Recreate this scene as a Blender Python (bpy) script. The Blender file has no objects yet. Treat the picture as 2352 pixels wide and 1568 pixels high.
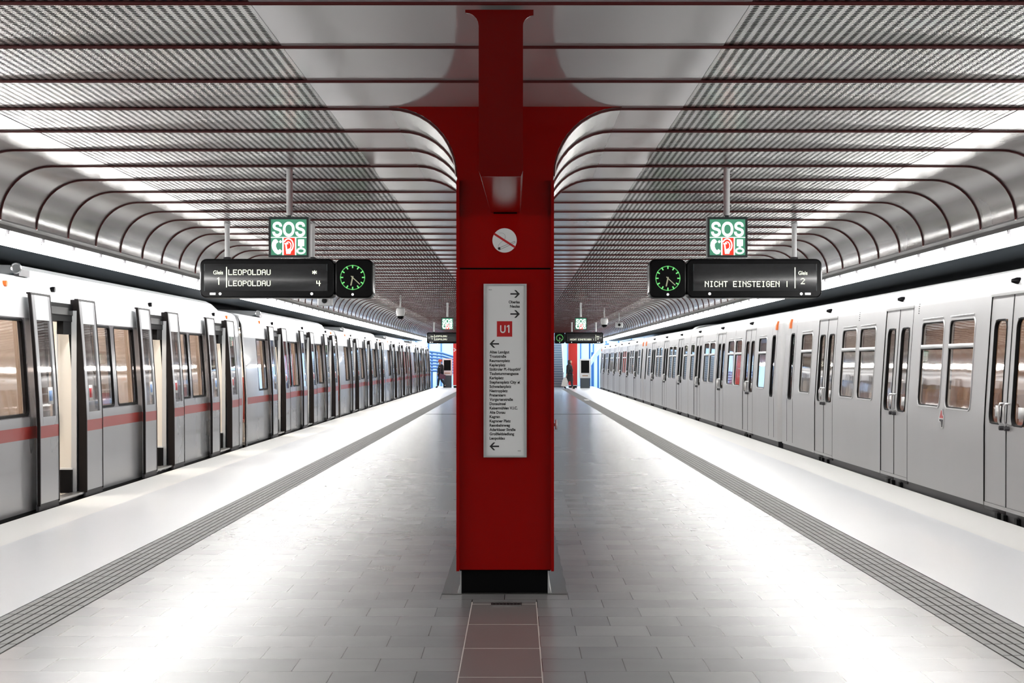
import bpy, math, random
from mathutils import Vector, Matrix
random.seed(7)
PI = math.pi
sc = bpy.context.scene
COL = sc.collection

# ------------------------------------------------------------------ camera, world, exposure
F = 3900.0            # focal length in pixels of the 2352 px wide frame
VX, VY = 1187.0, 830.0
EYE = 1.70
cd = bpy.data.cameras.new('camera'); cam = bpy.data.objects.new('camera', cd); COL.objects.link(cam)
cd.sensor_width = 36; cd.lens = 36 * F / 2352
cd.shift_x = -(VX - 1176) / 2352; cd.shift_y = (VY - 784) / 2352
cd.clip_start = 0.1; cd.clip_end = 600
cam.location = (0, 0, EYE); cam.rotation_euler = (PI / 2, 0, 0)
sc.camera = cam
w = bpy.data.worlds.new('sky'); sc.world = w; w.use_nodes = True
bg = w.node_tree.nodes['Background']; bg.inputs[0].default_value = (0.66, 0.83, 1.0, 1); bg.inputs[1].default_value = 3.4
sc.view_settings.view_transform = 'Standard'; sc.view_settings.look = 'None'
sc.view_settings.exposure = 0.0; sc.view_settings.gamma = 1.0; sc.view_settings.use_curve_mapping = False
sc.cycles.use_denoising = True
sc.cycles.max_bounces = 8; sc.cycles.diffuse_bounces = 4; sc.cycles.glossy_bounces = 5
sc.cycles.transparent_max_bounces = 12; sc.cycles.transmission_bounces = 4
sc.cycles.sample_clamp_indirect = 5; sc.cycles.caustics_reflective = False; sc.cycles.caustics_refractive = False
LAMP_POWER = 34.0

# ------------------------------------------------------------------ materials
def pmat(name, col, rough=0.5, metal=0.0, spec=0.5, coat=0.0, emit=None, es=0.0, ior=None, coatr=0.05):
    m = bpy.data.materials.new(name); m.use_nodes = True
    b = m.node_tree.nodes['Principled BSDF']
    b.inputs['Base Color'].default_value = (*col, 1); b.inputs['Roughness'].default_value = rough
    b.inputs['Metallic'].default_value = metal; b.inputs['Specular IOR Level'].default_value = spec
    b.inputs['Coat Weight'].default_value = coat; b.inputs['Coat Roughness'].default_value = coatr
    if ior: b.inputs['IOR'].default_value = ior
    if emit:
        b.inputs['Emission Color'].default_value = (*emit, 1); b.inputs['Emission Strength'].default_value = es
    return m
def nd(m, t, **kw):
    n = m.node_tree.nodes.new(t)
    for k, v in kw.items(): setattr(n, k, v)
    return n
def lk(m, a, b): m.node_tree.links.new(a, b)
def noise_rough(m, lo, hi, scale=3.0, sc3=(1, 1, 1), bump=0.0):
    """uneven gloss, and a faint waviness of the sheet"""
    b = m.node_tree.nodes['Principled BSDF']
    g = nd(m, 'ShaderNodeNewGeometry'); mp = nd(m, 'ShaderNodeMapping'); mp.inputs['Scale'].default_value = sc3
    n = nd(m, 'ShaderNodeTexNoise'); n.inputs['Scale'].default_value = scale; n.inputs['Detail'].default_value = 3
    r = nd(m, 'ShaderNodeMapRange'); r.inputs['From Min'].default_value = .3; r.inputs['From Max'].default_value = .7
    r.inputs['To Min'].default_value = lo; r.inputs['To Max'].default_value = hi
    lk(m, g.outputs['Position'], mp.inputs['Vector']); lk(m, mp.outputs[0], n.inputs['Vector'])
    lk(m, n.outputs['Fac'], r.inputs['Value']); lk(m, r.outputs[0], b.inputs['Roughness'])
    if bump:
        bu = nd(m, 'ShaderNodeBump'); bu.inputs['Strength'].default_value = 1.0; bu.inputs['Distance'].default_value = bump
        lk(m, n.outputs['Fac'], bu.inputs['Height']); lk(m, bu.outputs[0], b.inputs['Normal'])

M = {}
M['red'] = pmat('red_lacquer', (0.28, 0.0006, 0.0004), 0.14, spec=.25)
M['red_rib'] = pmat('red_rib_paint', (0.075, 0.0015, 0.0015), 0.3)
M['red_deep'] = pmat('red_lacquer_darker', (0.13, 0.0004, 0.0003), 0.14, spec=.25)  # the pillar's lacquer in a darker red, for the bracket
M['red_daylit'] = pmat('red_paint_daylit', (0.62, 0.012, 0.008), 0.3)  # end pillars: daylight on the red paint is put into its colour
M['int_wall'] = pmat('beige_lining', (0.50, 0.42, 0.35), 0.4)
M['red_dark'] = pmat('red_joint', (0.003, 0.0005, 0.0005), 0.8, spec=.05)
M['black'] = pmat('black_gloss', (0.003, 0.003, 0.0035), 0.22, spec=.10)
M['black_matt'] = pmat('black_rubber', (0.003, 0.003, 0.0035), 0.6, spec=.12)
M['dark'] = pmat('dark_underframe', (0.03, 0.028, 0.032), 0.6)
M['tunnel'] = pmat('tunnel_concrete', (0.05, 0.055, 0.06), 0.85)
M['fascia'] = pmat('dark_fascia', (0.05, 0.065, 0.08), 0.36)
M['chrome'] = pmat('polished_steel', (0.72, 0.72, 0.72), 0.28, 1.0)
M['steel'] = pmat('steel', (0.55, 0.55, 0.55), 0.3, 1.0)
M['grey_paint'] = pmat('grey_paint', (0.45, 0.46, 0.47), 0.4)
M['white_paint'] = pmat('white_paint', (0.78, 0.79, 0.80), 0.35)
M['cream'] = pmat('cream_panel', (0.74, 0.70, 0.64), 0.4)
M['int_floor'] = pmat('car_floor', (0.35, 0.32, 0.28), 0.5)
M['seat_red'] = pmat('red_seat', (0.30, 0.045, 0.03), 0.4)
M['wood'] = pmat('brown_lining', (0.36, 0.20, 0.11), 0.4)
M['yellow'] = pmat('yellow_pole', (0.65, 0.42, 0.12), 0.3)
M['stripe'] = pmat('red_stripe', (0.36, 0.035, 0.028), 0.3, 0.2)
M['orange'] = pmat('orange_lens', (0.55, 0.12, 0.02), 0.3)
M['paper'] = pmat('paper', (0.80, 0.80, 0.80), 0.5)
M['ink'] = pmat('ink', (0.01, 0.01, 0.01), 0.6)
M['sticker_blue'] = pmat('sticker_blue', (0.25, 0.42, 0.75), 0.4)
M['red_print'] = pmat('red_print', (0.50, 0.006, 0.008), 0.3)
M['sign_white'] = pmat('white_sign_face', (0.86, 0.87, 0.87), 0.08, coat=0.3)
M['lamp'] = pmat('lamp_tube', (0.9, 0.9, 0.9), 0.4, emit=(1.0, 0.985, 0.96), es=LAMP_POWER)
M['car_lamp'] = pmat('car_lamp', (0.9, 0.9, 0.9), 0.4, emit=(1.0, 0.93, 0.84), es=30.0)
M['led'] = pmat('led_characters', (0.0, 0.0, 0.0), 0.5, emit=(0.97, 1.0, 0.80), es=1.5)
M['led_green'] = pmat('green_dial', (0.0, 0.0, 0.0), 0.5, emit=(0.22, 0.95, 0.25), es=1.1)
M['hand'] = pmat('clock_hand', (0.42, 0.42, 0.30), 0.4, emit=(0.42, 0.42, 0.28), es=0.35)
M['sos_green'] = pmat('sos_green', (0.03, 0.20, 0.11), 0.3, emit=(0.07, 0.28, 0.17), es=0.8)
M['sos_white'] = pmat('sos_white', (0.8, 0.8, 0.8), 0.3, emit=(0.93, 1.0, 0.97), es=1.15)
M['sos_red'] = pmat('sos_red', (0.7, 0.02, 0.01), 0.3, emit=(1.0, 0.035, 0.012), es=1.0)
M['frame_dark'] = pmat('dark_green_frame', (0.018, 0.028, 0.030), 0.35)
M['indicator'] = pmat('indicator', (0.8, 0.8, 0.8), 0.3, emit=(1, 1, 1), es=1.2)
M['screen'] = pmat('display_glass', (0.012, 0.013, 0.015), 0.22, coat=0.45, coatr=0.12)
M['camera_white'] = pmat('camera_housing', (0.62, 0.62, 0.62), 0.35)
M['skin'] = pmat('skin', (0.62, 0.36, 0.26), 0.5)
M['coat_black'] = pmat('black_cloth', (0.012, 0.012, 0.015), 0.8)
M['trouser'] = pmat('dark_denim', (0.018, 0.022, 0.035), 0.8)
M['purple'] = pmat('purple_leather', (0.085, 0.022, 0.05), 0.5)
M['hat_red'] = pmat('orange_red_knit', (0.55, 0.07, 0.035), 0.8)
M['hair_dark'] = pmat('dark_hair', (0.03, 0.012, 0.008), 0.6)
M['bag_white'] = pmat('white_plastic', (0.75, 0.75, 0.74), 0.4)
M['steps'] = pmat('blue_grey_steps', (0.16, 0.21, 0.25), 0.5)
M['blue_steel'] = pmat('blue_steel', (0.035, 0.13, 0.36), 0.35)
M['blue_pale'] = pmat('pale_blue_panel', (0.55, 0.72, 0.92), 0.4)
M['granite'] = pmat('dark_granite', (0.075, 0.073, 0.070), 0.16)
M['edge'] = pmat('edge_stone', (0.80, 0.79, 0.765), 0.40)
m = M['tiles_pale'] = pmat('pale_safety_slabs', (0.70, 0.71, 0.73), 0.28); noise_rough(m, .29, .33, .5)
M['bar'] = pmat('tactile_bar', (0.13, 0.128, 0.124), 0.5)
M['groove'] = pmat('tactile_groove', (0.020, 0.018, 0.018), 0.8)
M['joint'] = pmat('light_joint', (0.55, 0.50, 0.47), 0.4)
M['cover'] = pmat('floor_channel_stone', (0.20, 0.185, 0.18), 0.24)
M['lip'] = pmat('grey_lip', (0.13, 0.13, 0.13), 0.6)

# silver skins of the two trains
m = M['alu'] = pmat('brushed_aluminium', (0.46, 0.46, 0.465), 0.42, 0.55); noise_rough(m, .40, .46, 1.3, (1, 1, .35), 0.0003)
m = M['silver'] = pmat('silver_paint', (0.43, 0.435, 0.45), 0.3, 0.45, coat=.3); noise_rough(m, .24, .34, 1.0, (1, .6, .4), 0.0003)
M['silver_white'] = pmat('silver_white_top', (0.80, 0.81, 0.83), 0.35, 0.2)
M['leaf_edge'] = pmat('door_edge_rubber', (0.004, 0.002, 0.002), 0.45, spec=.2)
M['pillar_grey'] = pmat('window_pillar', (0.12, 0.11, 0.12), 0.2)

# glass: clear, faintly tinted and strongly reflecting
def glass(name, tint, refl):
    m = bpy.data.materials.new(name); m.use_nodes = True; nt = m.node_tree; nt.nodes.clear()
    o = nd(m, 'ShaderNodeOutputMaterial'); mx = nd(m, 'ShaderNodeMixShader')
    t = nd(m, 'ShaderNodeBsdfTransparent'); t.inputs[0].default_value = (*tint, 1)
    g = nd(m, 'ShaderNodeBsdfGlossy'); g.inputs['Color'].default_value = (1, 1, 1, 1); g.inputs['Roughness'].default_value = 0.03
    geo = nd(m, 'ShaderNodeNewGeometry'); n = nd(m, 'ShaderNodeTexNoise'); n.inputs['Scale'].default_value = 1.6
    bu = nd(m, 'ShaderNodeBump'); bu.inputs['Distance'].default_value = 0.0009
    lk(m, geo.outputs['Position'], n.inputs['Vector']); lk(m, n.outputs['Fac'], bu.inputs['Height']); lk(m, bu.outputs[0], g.inputs['Normal'])
    f = nd(m, 'ShaderNodeFresnel'); f.inputs['IOR'].default_value = 1.5
    a = nd(m, 'ShaderNodeMath', operation='ADD', use_clamp=True); a.inputs[1].default_value = refl
    lk(m, f.outputs[0], a.inputs[0])
    bf = nd(m, 'ShaderNodeMath', operation='SUBTRACT'); bf.inputs[0].default_value = 1.0; lk(m, geo.outputs['Backfacing'], bf.inputs[1])
    ml = nd(m, 'ShaderNodeMath', operation='MULTIPLY'); lk(m, a.outputs[0], ml.inputs[0]); lk(m, bf.outputs[0], ml.inputs[1]); lk(m, ml.outputs[0], mx.inputs[0])
    lk(m, t.outputs[0], mx.inputs[1]); lk(m, g.outputs[0], mx.inputs[2]); lk(m, mx.outputs[0], o.inputs[0])
    return m
M['glass_l'] = glass('tinted_glass', (0.66, 0.60, 0.57), 0.10)
M['glass_r'] = glass('train_glass', (0.66, 0.62, 0.58), 0.16)

# floor: staggered light stone tiles
m = M['tiles'] = pmat('floor_tiles', (0.5, 0.5, 0.5), 0.25, spec=0.55)
b = m.node_tree.nodes['Principled BSDF']; g = nd(m, 'ShaderNodeNewGeometry'); mp = nd(m, 'ShaderNodeMapping')
mp.inputs['Location'].default_value = (-1.062 + .23 + 46, -10.12 + 40.2, 0)
br = nd(m, 'ShaderNodeTexBrick'); br.offset = 0.5; br.offset_frequency = 2; br.squash = 1.0
for k, v in (('Scale', 1.0), ('Mortar Size', 0.0028), ('Mortar Smooth', 0.0), ('Bias', 0.0), ('Brick Width', 0.46), ('Row Height', 0.402)):
    br.inputs[k].default_value = v
br.inputs['Color1'].default_value = (0.22, 0.22, 0.222, 1); br.inputs['Color2'].default_value = (0.30, 0.298, 0.296, 1)
br.inputs['Mortar'].default_value = (0.045, 0.042, 0.04, 1)
nz = nd(m, 'ShaderNodeTexNoise'); nz.inputs['Scale'].default_value = 1.7; nz.inputs['Detail'].default_value = 5
hv = nd(m, 'ShaderNodeMapRange'); hv.inputs['To Min'].default_value = .82; hv.inputs['To Max'].default_value = 1.12
mu = nd(m, 'ShaderNodeMix', data_type='RGBA', blend_type='MULTIPLY'); mu.inputs[0].default_value = 1
rr = nd(m, 'ShaderNodeMapRange'); rr.inputs['To Min'].default_value = .228; rr.inputs['To Max'].default_value = .242
lk(m, g.outputs['Position'], mp.inputs[0]); lk(m, mp.outputs[0], br.inputs['Vector']); lk(m, g.outputs['Position'], nz.inputs['Vector'])
lk(m, nz.outputs['Fac'], hv.inputs['Value']); lk(m, br.outputs['Color'], mu.inputs[6]); lk(m, hv.outputs[0], mu.inputs[7])
lk(m, mu.outputs[2], b.inputs['Base Color']); lk(m, nz.outputs['Fac'], rr.inputs['Value']); lk(m, rr.outputs[0], b.inputs['Roughness'])

# ceiling sheets
m = M['ceil'] = pmat('glossy_ceiling_sheet', (0.68, 0.68, 0.68), 0.10, 0.15, spec=.8); noise_rough(m, .07, .13, .5, (1, 1, 1), 0.0015)
m = M['cove'] = pmat('cove_sheet', (0.70, 0.69, 0.68), 0.24, 0.75); noise_rough(m, .20, .28, .6, (1, 1, 1), 0.001)
m = M['perf'] = pmat('perforated_sheet', (0.84, 0.84, 0.84), 0.24, 0.9)
b = m.node_tree.nodes['Principled BSDF']; g = nd(m, 'ShaderNodeNewGeometry'); sp = nd(m, 'ShaderNodeSeparateXYZ')
lk(m, g.outputs['Position'], sp.inputs[0])
def mth(op, a, c=None):
    n = nd(m, 'ShaderNodeMath', operation=op)
    for i, v in enumerate((a, c)):
        if v is None: continue
        if isinstance(v, (int, float)): n.inputs[i].default_value = v
        else: lk(m, v, n.inputs[i])
    return n.outputs[0]
def cell(axis, pitch, rad):
    t = mth('FRACT', mth('ADD', mth('MULTIPLY', axis, 1 / pitch), 500.0))
    return mth('MULTIPLY', mth('SUBTRACT', t, 0.5), pitch / rad)
cx = cell(sp.outputs['X'], 0.056, 0.0165); cy = cell(sp.outputs['Y'], 0.042, 0.0145)
d2 = mth('ADD', mth('POWER', mth('ABSOLUTE', cx), 2.0), mth('POWER', mth('ABSOLUTE', cy), 2.0))
hole = mth('LESS_THAN', d2, 1.0)
blk = nd(m, 'ShaderNodeBsdfDiffuse'); blk.inputs[0].default_value = (0.008, 0.008, 0.008, 1)
mx = nd(m, 'ShaderNodeMixShader'); out = m.node_tree.nodes['Material Output']
lk(m, hole, mx.inputs[0]); lk(m, b.outputs[0], mx.inputs[1]); lk(m, blk.outputs[0], mx.inputs[2]); lk(m, mx.outputs[0], out.inputs[0])
nz = nd(m, 'ShaderNodeTexNoise'); nz.inputs['Scale'].default_value = 2.0; lk(m, g.outputs['Position'], nz.inputs['Vector'])
rr = nd(m, 'ShaderNodeMapRange'); rr.inputs['To Min'].default_value = .16; rr.inputs['To Max'].default_value = .34
lk(m, nz.outputs['Fac'], rr.inputs['Value']); lk(m, rr.outputs[0], b.inputs['Roughness'])

# ------------------------------------------------------------------ mesh helpers
class MB:
    def __init__(s): s.v = []; s.f = []; s.mi = []; s.sm = []; s.mats = []
    def mat(s, k):
        if k not in s.mats: s.mats.append(k)
        return s.mats.index(k)
    def add(s, vs, fs, mat, smooth=False):
        o = len(s.v); s.v += [tuple(p) for p in vs]; i = s.mat(mat)
        for f in fs: s.f.append([o + k for k in f]); s.mi.append(i); s.sm.append(smooth)
        return s
    def box(s, x0, x1, y0, y1, z0, z1, mat):
        x0, x1 = min(x0, x1), max(x0, x1); y0, y1 = min(y0, y1), max(y0, y1); z0, z1 = min(z0, z1), max(z0, z1)
        v = [(x0, y0, z0), (x1, y0, z0), (x1, y1, z0), (x0, y1, z0), (x0, y0, z1), (x1, y0, z1), (x1, y1, z1), (x0, y1, z1)]
        return s.add(v, [(0, 3, 2, 1), (4, 5, 6, 7), (0, 1, 5, 4), (1, 2, 6, 5), (2, 3, 7, 6), (3, 0, 4, 7)], mat)
    def prism_y(s, poly, y0, y1, mat, caps=True, smooth=False, side=None):
        """polygon in (x, z) swept along y"""
        n = len(poly); v = [(x, y0, z) for x, z in poly] + [(x, y1, z) for x, z in poly]
        s.add(v, [(i, (i + 1) % n, n + (i + 1) % n, n + i) for i in range(n)], side or mat, smooth)
        if caps: s.add(v, [tuple(range(n))[::-1], tuple(range(n, 2 * n))], mat)
        return s
    def sheet_y(s, line, y0, y1, mat, smooth=True):
        n = len(line); v = [(x, y0, z) for x, z in line] + [(x, y1, z) for x, z in line]
        return s.add(v, [(i, i + 1, n + i + 1, n + i) for i in range(n - 1)], mat, smooth)
    def tube(s, path, r, mat, seg=8, caps=True, smooth=True):
        path = [Vector(p) for p in path]; rings = []; n = len(path)
        up = Vector((0, 1, 0)) if abs((path[1] - path[0]).normalized().y) < .9 else Vector((0, 0, 1))
        for i, p in enumerate(path):
            t = ((path[min(i + 1, n - 1)] - p).normalized() + (p - path[max(i - 1, 0)]).normalized()).normalized()
            a = t.cross(up).normalized(); c = a.cross(t)
            rad = r[i] if isinstance(r, (list, tuple)) else r
            rings.append([p + (a * math.cos(q) + c * math.sin(q)) * rad for q in [2 * PI * k / seg for k in range(seg)]])
        v = [q for g in rings for q in g]
        f = [(i * seg + k, i * seg + (k + 1) % seg, (i + 1) * seg + (k + 1) % seg, (i + 1) * seg + k) for i in range(n - 1) for k in range(seg)]
        s.add(v, f, mat, smooth)
        if caps: s.add(v, [tuple(range(seg))[::-1], tuple(range((n - 1) * seg, n * seg))], mat)
        return s
    def lathe(s, prof, c, mat, axis='z', seg=20, smooth=True):
        v = []; n = len(prof)
        for r, h in prof:
            for k in range(seg):
                a = 2 * PI * k / seg; p = (r * math.cos(a), r * math.sin(a))
                v.append({'z': (c[0] + p[0], c[1] + p[1], c[2] + h), 'y': (c[0] + p[0], c[1] + h, c[2] + p[1]), 'x': (c[0] + h, c[1] + p[0], c[2] + p[1])}[axis])
        f = [(i * seg + k, i * seg + (k + 1) % seg, (i + 1) * seg + (k + 1) % seg, (i + 1) * seg + k) for i in range(n - 1) for k in range(seg)]
        s.add(v, f, mat, smooth)
        for i in (0, n - 1):
            if prof[i][0] > 1e-4: s.add(v, [tuple(range(i * seg, (i + 1) * seg))], mat)
        return s
    def plate_y(s, poly, y0, y1, mat, T=None):
        """flat polygon (x, z), possibly concave, given a small thickness in y"""
        from mathutils.geometry import tessellate_polygon
        tri = tessellate_polygon([[Vector((x, z, 0)) for x, z in poly]])
        n = len(poly); v = [(x, y0, z) for x, z in poly] + [(x, y1, z) for x, z in poly]
        s.add(v, [t for t in tri] + [tuple(n + k for k in t) for t in tri], mat)
        return s.add(v, [(i, (i + 1) % n, n + (i + 1) % n, n + i) for i in range(n)], mat)
    def build(s, name, parent=None, org=(0, 0, 0), weld=False):
        me = bpy.data.meshes.new(name); o3 = Vector(org)
        me.from_pydata([tuple(Vector(p) - o3) for p in s.v], [], s.f)
        for k in s.mats: me.materials.append(M[k])
        me.polygons.foreach_set('material_index', s.mi); me.polygons.foreach_set('use_smooth', s.sm)
        me.update()
        import bmesh
        bm = bmesh.new(); bm.from_mesh(me)
        bmesh.ops.remove_doubles(bm, verts=bm.verts, dist=1e-5)
        bmesh.ops.recalc_face_normals(bm, faces=bm.faces)
        for e in bm.edges:
            if len(e.link_faces) == 2 and e.calc_face_angle(0) > .6: e.smooth = False
            elif len(e.link_faces) > 2: e.smooth = False
        bm.to_mesh(me); bm.free()
        o = bpy.data.objects.new(name, me); COL.objects.link(o)
        if parent is not None: o.parent = parent
        else: o.location = org
        return o
def tag(o, label=None, cat=None, group=None, kind=None):
    if label: o['label'] = label
    if cat: o['category'] = cat
    if group: o['group'] = group
    if kind: o['kind'] = kind
    return o
def thing(name, loc, label, cat, group=None):
    o = bpy.data.objects.new(name, None); COL.objects.link(o); o.location = loc; o.empty_display_size = .2
    return tag(o, label, cat, group)
def copy_tree(o, parent=None, _kids=None):
    if _kids is None:
        _kids = {}
        for x in COL.objects:
            if x.parent: _kids.setdefault(x.parent.name, []).append(x)
    c = o.copy(); COL.objects.link(c); c.parent = parent
    for ch in _kids.get(o.name, []): copy_tree(ch, c, _kids)
    return c
def arc(cx, cz, r, a0, a1, n, rz=None):
    rz = rz or r
    return [(cx + r * math.cos(math.radians(a0 + (a1 - a0) * i / n)), cz + rz * math.sin(math.radians(a0 + (a1 - a0) * i / n))) for i in range(n + 1)]
def rrect(x0, x1, z0, z1, r, n=5):
    return arc(x1 - r, z1 - r, r, 0, 90, n) + arc(x0 + r, z1 - r, r, 90, 180, n) + arc(x0 + r, z0 + r, r, 180, 270, n) + arc(x1 - r, z0 + r, r, 270, 360, n)
_txt = {}
try:
    import os
    FNT = bpy.data.fonts.load(os.path.join(bpy.utils.system_resource('DATAFILES', path='fonts'), 'Inter.woff2'))
except Exception:
    FNT = None
def text_geo(body, size, bold=0.0):
    key = (body, size, bold)
    if key in _txt: return _txt[key]
    c = bpy.data.curves.new('t', 'FONT'); c.body = body; c.size = size; c.offset = bold; c.resolution_u = 6
    if FNT and body == 'SOS': c.font = FNT
    o = bpy.data.objects.new('t', c); COL.objects.link(o); bpy.context.view_layer.update()
    dg = bpy.context.evaluated_depsgraph_get(); me = o.evaluated_get(dg).to_mesh()
    vs = [(v.co.x, v.co.y) for v in me.vertices]; fs = [tuple(p.vertices) for p in me.polygons]
    o.evaluated_get(dg).to_mesh_clear(); bpy.data.objects.remove(o); bpy.data.curves.remove(c)
    _txt[key] = (vs, fs); return _txt[key]
def put_text(mb, body, size, x, z, y, mat, align='l', bold=0.0, width=None):
    vs, fs = text_geo(body, size, bold)
    if not vs: return
    x0 = min(v[0] for v in vs); x1 = max(v[0] for v in vs); k = 1.0
    if width: k = width / (x1 - x0)
    off = {'l': -x0, 'r': -x1, 'c': -(x0 + x1) / 2}[align] * k
    mb.add([(x + off + v[0] * k, y, z + v[1]) for v in vs], fs, mat)

# ------------------------------------------------------------------ the place
CX = -0.084          # centre line of the platform hall
H = 3.56             # ceiling height
Y0, Y1 = -24.0, 111.0
PL, PR = -5.39, 5.19 # platform edges
EL, ER = -4.75, 4.52 # inner side of the pale edge slabs
TL, TR = (-3.44, -3.0), (2.80, 3.25)
YE = 116.0

f = MB()
for a, b_, m_ in ((PL, EL, 'edge'), (ER, PR, 'edge')):
    f.box(a, b_, Y0, YE, -.16, 0, m_)
f.box(EL, TL[0], Y0, YE, -.16, 0, 'tiles_pale'); f.box(TR[1], ER, Y0, YE, -.16, 0, 'tiles_pale')
f.box(TL[1], -.318, Y0, YE, -.16, 0, 'tiles'); f.box(.140, TR[0], Y0, YE, -.16, 0, 'tiles')
f.box(-.318, .140, 12.0, YE, -.16, 0, 'tiles')
f.box(TL[0], TL[1], Y0, YE, -.16, -.012, 'groove'); f.box(TR[0], TR[1], Y0, YE, -.16, -.012, 'groove')
f.box(PL + .25, PR - .25, Y0, YE, -1.0, -.16, 'tunnel')
tag(f.build('floor'), kind='structure')
# channel cover running towards the camera
t = MB()
t.box(-.312, .134, Y0, 12.0, -.1, .0, 'cover')
for yy in [11.9 - .92 * k for k in range(38)]: t.box(-.312, .134, yy, yy + .007, -.05, .0012, 'joint')
t.box(-.319, -.312, Y0, 12.0, -.1, .0015, 'joint'); t.box(.134, .141, Y0, 12.0, -.1, .0015, 'joint')
tag(t.build('trim_1'), kind='structure')
t = MB(); t.box(TL[1], TR[0], 54.7, 54.95, -.05, .004, 'dark'); tag(t.build('trim_2'), kind='structure')

# tactile strips: raised bars with dark grooves and cross joints
def tactile(x0, x1, label):
    mb = MB(); n = 7; p = (x1 - x0 - .012) / n; y = 5.0
    while y < 112:
        for k in range(n):
            a = x0 + .012 + k * p
            mb.add([(a, y + .008, 0), (a + p - .014, y + .008, 0), (a + p - .014, y + .394, 0), (a, y + .394, 0),
                    (a - .004, y + .004, -.013), (a + p - .010, y + .004, -.013), (a + p - .010, y + .398, -.013), (a - .004, y + .398, -.013)],
                   [(0, 1, 2, 3), (0, 4, 5, 1), (1, 5, 6, 2), (2, 6, 7, 3), (3, 7, 4, 0)], 'bar')
        y += .402
    o = mb.build('tactile_paving', org=((x0 + x1) / 2, 5.0, 0)); tag(o, label, 'tactile paving', 'tactile guide strips')
tactile(*TL, 'grey grooved tactile strip beside the train with open doors')
tactile(*TR, 'grey grooved tactile strip beside the silver train with closed doors')

# ceiling: smooth glossy middle, perforated sides, coves
c = MB(); c.box(CX - 1.30, CX + 1.30, Y0, Y1, H, H + .05, 'ceil')
tag(c.build('ceiling'), kind='structure')
for s in (-1, 1):
    c = MB(); a, b_ = CX + s * 1.306, CX + s * 3.80
    c.box(a, b_, Y0, Y1, H + .004, H + .05, 'perf'); c.box(CX + s * 1.30, CX + s * 1.306, Y0, Y1, H + .03, H + .05, 'black_matt')
    tag(c.build('ceiling'), kind='structure')
    c = MB(); r = .50; xe = 4.33
    line = [(CX + s * 3.80, H)] + [(CX + s * (xe + r * math.sin(math.radians(q))), H - r + r * math.cos(math.radians(q))) for q in range(0, 91, 6)]
    line += [(CX + s * 4.845, 3.05), (CX + s * 4.90, 3.03), (CX + s * 4.93, 2.995)]
    c.sheet_y(line[:-3], Y0, Y1, 'cove'); c.sheet_y(line[-4:], Y0, Y1, 'lip', False)
    out = [(CX + s * 4.96, 2.999), (CX + s * 5.1, 3.7), (CX + s * 3.8, 3.7), (CX + s * 3.8, H)]
    c.sheet_y([line[-1]] + out, Y0, Y1, 'tunnel', False)
    tag(c.build('ceiling'), kind='structure')
    # dark curved lining above the track, behind the lamp row
    c = MB(); q = [(CX + s * x, z) for x, z in ((4.96, 3.03), (5.10, 3.06), (5.25, 3.02), (5.45, 3.00), (5.65, 3.03), (5.80, 3.09), (5.95, 3.10), (6.15, 3.05), (6.45, 3.02), (6.9, 3.06), (7.6, 3.2), (9.1, 3.3))]
    c.sheet_y(q, Y0, Y1, 'fascia')
    tag(c.build('trim_%d' % (4 + s)), kind='structure')
    c = MB(); c.box(s * 5.0, s * 9.2, Y0, Y1, 3.7, 3.9, 'tunnel'); tag(c.build('ceiling'), kind='structure')
    c = MB(); c.box(s * 9.0, s * 9.2, Y0, Y1, -1.0, 3.9, 'tunnel'); tag(c.build('wall_left' if s < 0 else 'wall_right'), kind='structure')
    c = MB(); c.box(s * 5.0, s * 9.2, Y0, 175, -1.2, -1.0, 'tunnel')
    for xr in (6.13, 7.57): c.box(s * xr, s * (xr + .07), Y0, 175, -1.0, -.85, 'steel')
    tag(c.build('floor'), kind='structure')
c = MB(); c.box(-9.2, 9.2, Y0 - .2, Y0, -1.2, 3.9, 'lip'); tag(c.build('wall_back'), kind='structure')
c = MB(); c.box(-9.2, 9.2, Y1, Y1 + .3, 3.62, 4.6, 'tunnel'); c.box(-5.1, 5.0, Y0, Y1, 3.66, 3.9, 'tunnel'); tag(c.build('ceiling'), kind='structure')

# ------------------------------------------------------------------ red ribs
PIX = (-.436, .267)   # pillar sides
PY0, PY1 = 12.40, 17.30
FR = .50
def half_path(s, inner):
    """from the middle outwards and down the cove; s = side"""
    zc = H - .0065; r = .50 - .0065; pts = []
    pts.append((inner, zc)); pts.append((CX + s * 2.0, zc)); pts.append((CX + s * 4.33, zc))
    pts += [(CX + s * (4.33 + r * math.sin(math.radians(q))), H - .50 + r * math.cos(math.radians(q))) for q in range(9, 91, 9)]
    pts.append((CX + s * (4.33 + r), 3.045)); return pts
def rib(kind):
    mb = MB(); y = 0
    if kind == 'full':
        p = half_path(-1, 0)[::-1][:-1] + half_path(1, 0)[1:]
        mb.tube([(x, y, z) for x, z in p], .0105, 'red_rib', 6)
    else:
        for s, side in ((-1, PIX[0]), (1, PIX[1])):
            p = half_path(s, side + s * FR)[::-1]
            if kind == 'pillar':
                r = FR - .0065
                p += [(side + s * FR - s * r * math.sin(math.radians(q)), H - FR + r * math.cos(math.radians(q))) for q in range(9, 91, 9)]
            else: p[-1] = ({-1: -.205, 1: .037}[s], H - .0065)
            mb.tube([(x, y, z) for x, z in p], .0105, 'red_rib', 6)
    return mb
ORD = 'first second third fourth fifth sixth seventh eighth ninth tenth eleventh twelfth'.split()
protos = {}
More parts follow.
